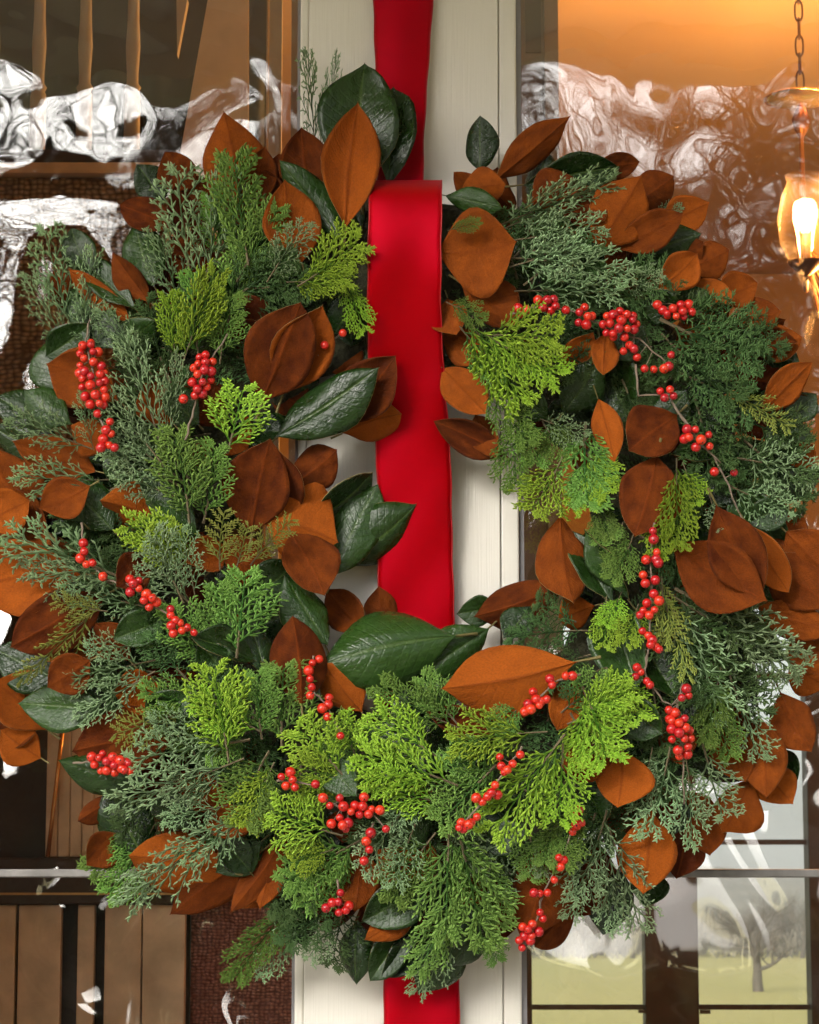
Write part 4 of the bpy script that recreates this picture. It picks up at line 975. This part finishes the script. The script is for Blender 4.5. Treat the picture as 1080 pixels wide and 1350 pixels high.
br = MB(); hr = random.Random(2)
for i in range(7000):
    Y = hr.uniform(236, 300); x = hr.uniform(-15, 70); hh = hr.uniform(.3, 1) ** 1.3 * (3.4 + 1.2 * math.sin(x * .3)); z0 = terrain_z(x, Y)
    w = hr.uniform(.04, .16); dx = hr.uniform(-.8, .8); z1 = z0 + hr.uniform(0, hh * .6)
    br.quad((x, Y, z1 - .1), (x + w, Y + .1, z1 - .1), (x + w * .5 + dx, Y + hr.uniform(-.5, .5), z0 + hh), (x - w * .5 + dx, Y, z0 + hh))
tag(br.build('hedgerow', mat('winter_brush', (0.20, 0.17, 0.13), 0.95)), 'grey brown winter brush in a low line at the far edge of the field', 'brush', kind='stuff')
# dense evergreens added out of view to darken reflections in the left pane
M_ever = mat('dark_evergreen_foliage', (0.022, 0.034, 0.016), 0.9, 0.4, 3)
def evergreen(seed, H, R):
    r = random.Random(seed); c_ = MB()
    for i in range(9000):
        t = r.random() ** 1.3; z = 0.3 + t * (H - .3); rr = R * (1 - t) ** .8 * (0.35 + .65 * r.random() ** .5) * (1 + .25 * math.sin(t * 31 + seed)); th = r.uniform(0, 6.283)
        x, y = rr * math.cos(th), rr * math.sin(th); s_ = r.uniform(.08, .2)
        a = Vector((r.uniform(-1, 1), r.uniform(-1, 1), r.uniform(-.6, .6))).normalized() * s_; b = Vector((r.uniform(-1, 1), r.uniform(-1, 1), r.uniform(-1, .3))).normalized() * s_
        p0 = Vector((x, y, z)); c_.quad(p0 - a, p0 - b, p0 + a, p0 + b)
    t_ = MB().tube([(0, 0, 0), (0, 0, H * .5), (0, 0, H * .95)], [.16, .1, .02], 7)
    return t_.mesh('trunk', M_bark, True), c_.mesh('crown', M_ever)
EV = [evergreen(1, 6.8, 0.95), evergreen(2, 8.5, 1.6)]
for i, (x, y, k_) in enumerate(((-2.2, -13.5, 0), (-4.4, -15, 1), (-8.5, -17, 1))):
    e = empty('added_evergreen', (x, y, terrain_z(x, y) - .05)); e.rotation_euler.z = i * 2.0
    tag(e, 'dark conical evergreen added behind the viewer to darken the left pane reflection', 'tree', 'evergreens added to darken the left pane')
    link('trunk', EV[k_][0], e); link('crown', EV[k_][1], e)

hg = MB(); hr = random.Random(8)  # unseen hedge added behind the camera to darken reflections below the horizon
for i in range(9000):
    x, y, z = hr.choice((hr.uniform(-22, -3.4), hr.uniform(-1.0, 22), hr.uniform(-1.0, 6))), -9.5 + hr.uniform(-.5, .5), hr.uniform(-.1, 1.45); a_ = hr.uniform(.03, .09)
    u1 = Vector((hr.uniform(-1, 1), hr.uniform(-1, 1), hr.uniform(-1, 1))).normalized() * a_; u2 = Vector((hr.uniform(-1, 1), hr.uniform(-1, 1), hr.uniform(-1, 1))).normalized() * a_
    c0 = Vector((x, y, z)); hg.quad(c0 - u1, c0 - u2, c0 + u1, c0 + u2)
hg.box(-22, -3.4, -9.8, -9.2, -.15, 1.25).box(-1.0, 22, -9.8, -9.2, -.15, 1.25)
tag(hg.build('hedge', M_ever), 'low dark clipped hedge added out of view to darken reflections in the lower panes', 'hedge')

# ------------------------------------------------------------------ haze in the valley air
HAZE = 0.0007
if HAZE:
    hz = MB().box(-1600, 1600, -450, 1600, -5.5, 36.0).build('haze', None if False else bpy.data.materials.new('pale_haze'))
    m = hz.data.materials[0]; m.use_nodes = True; N = m.node_tree.nodes; L = m.node_tree.links; N.remove(N['Principled BSDF'])
    pv = N.new('ShaderNodeVolumePrincipled'); pv.inputs['Density'].default_value = HAZE; pv.inputs['Color'].default_value = (0.95, 0.95, 0.96, 1)
    L.new(pv.outputs[0], N['Material Output'].inputs['Volume']); tag(hz, 'thin pale haze hanging in the valley air', 'haze', kind='stuff')
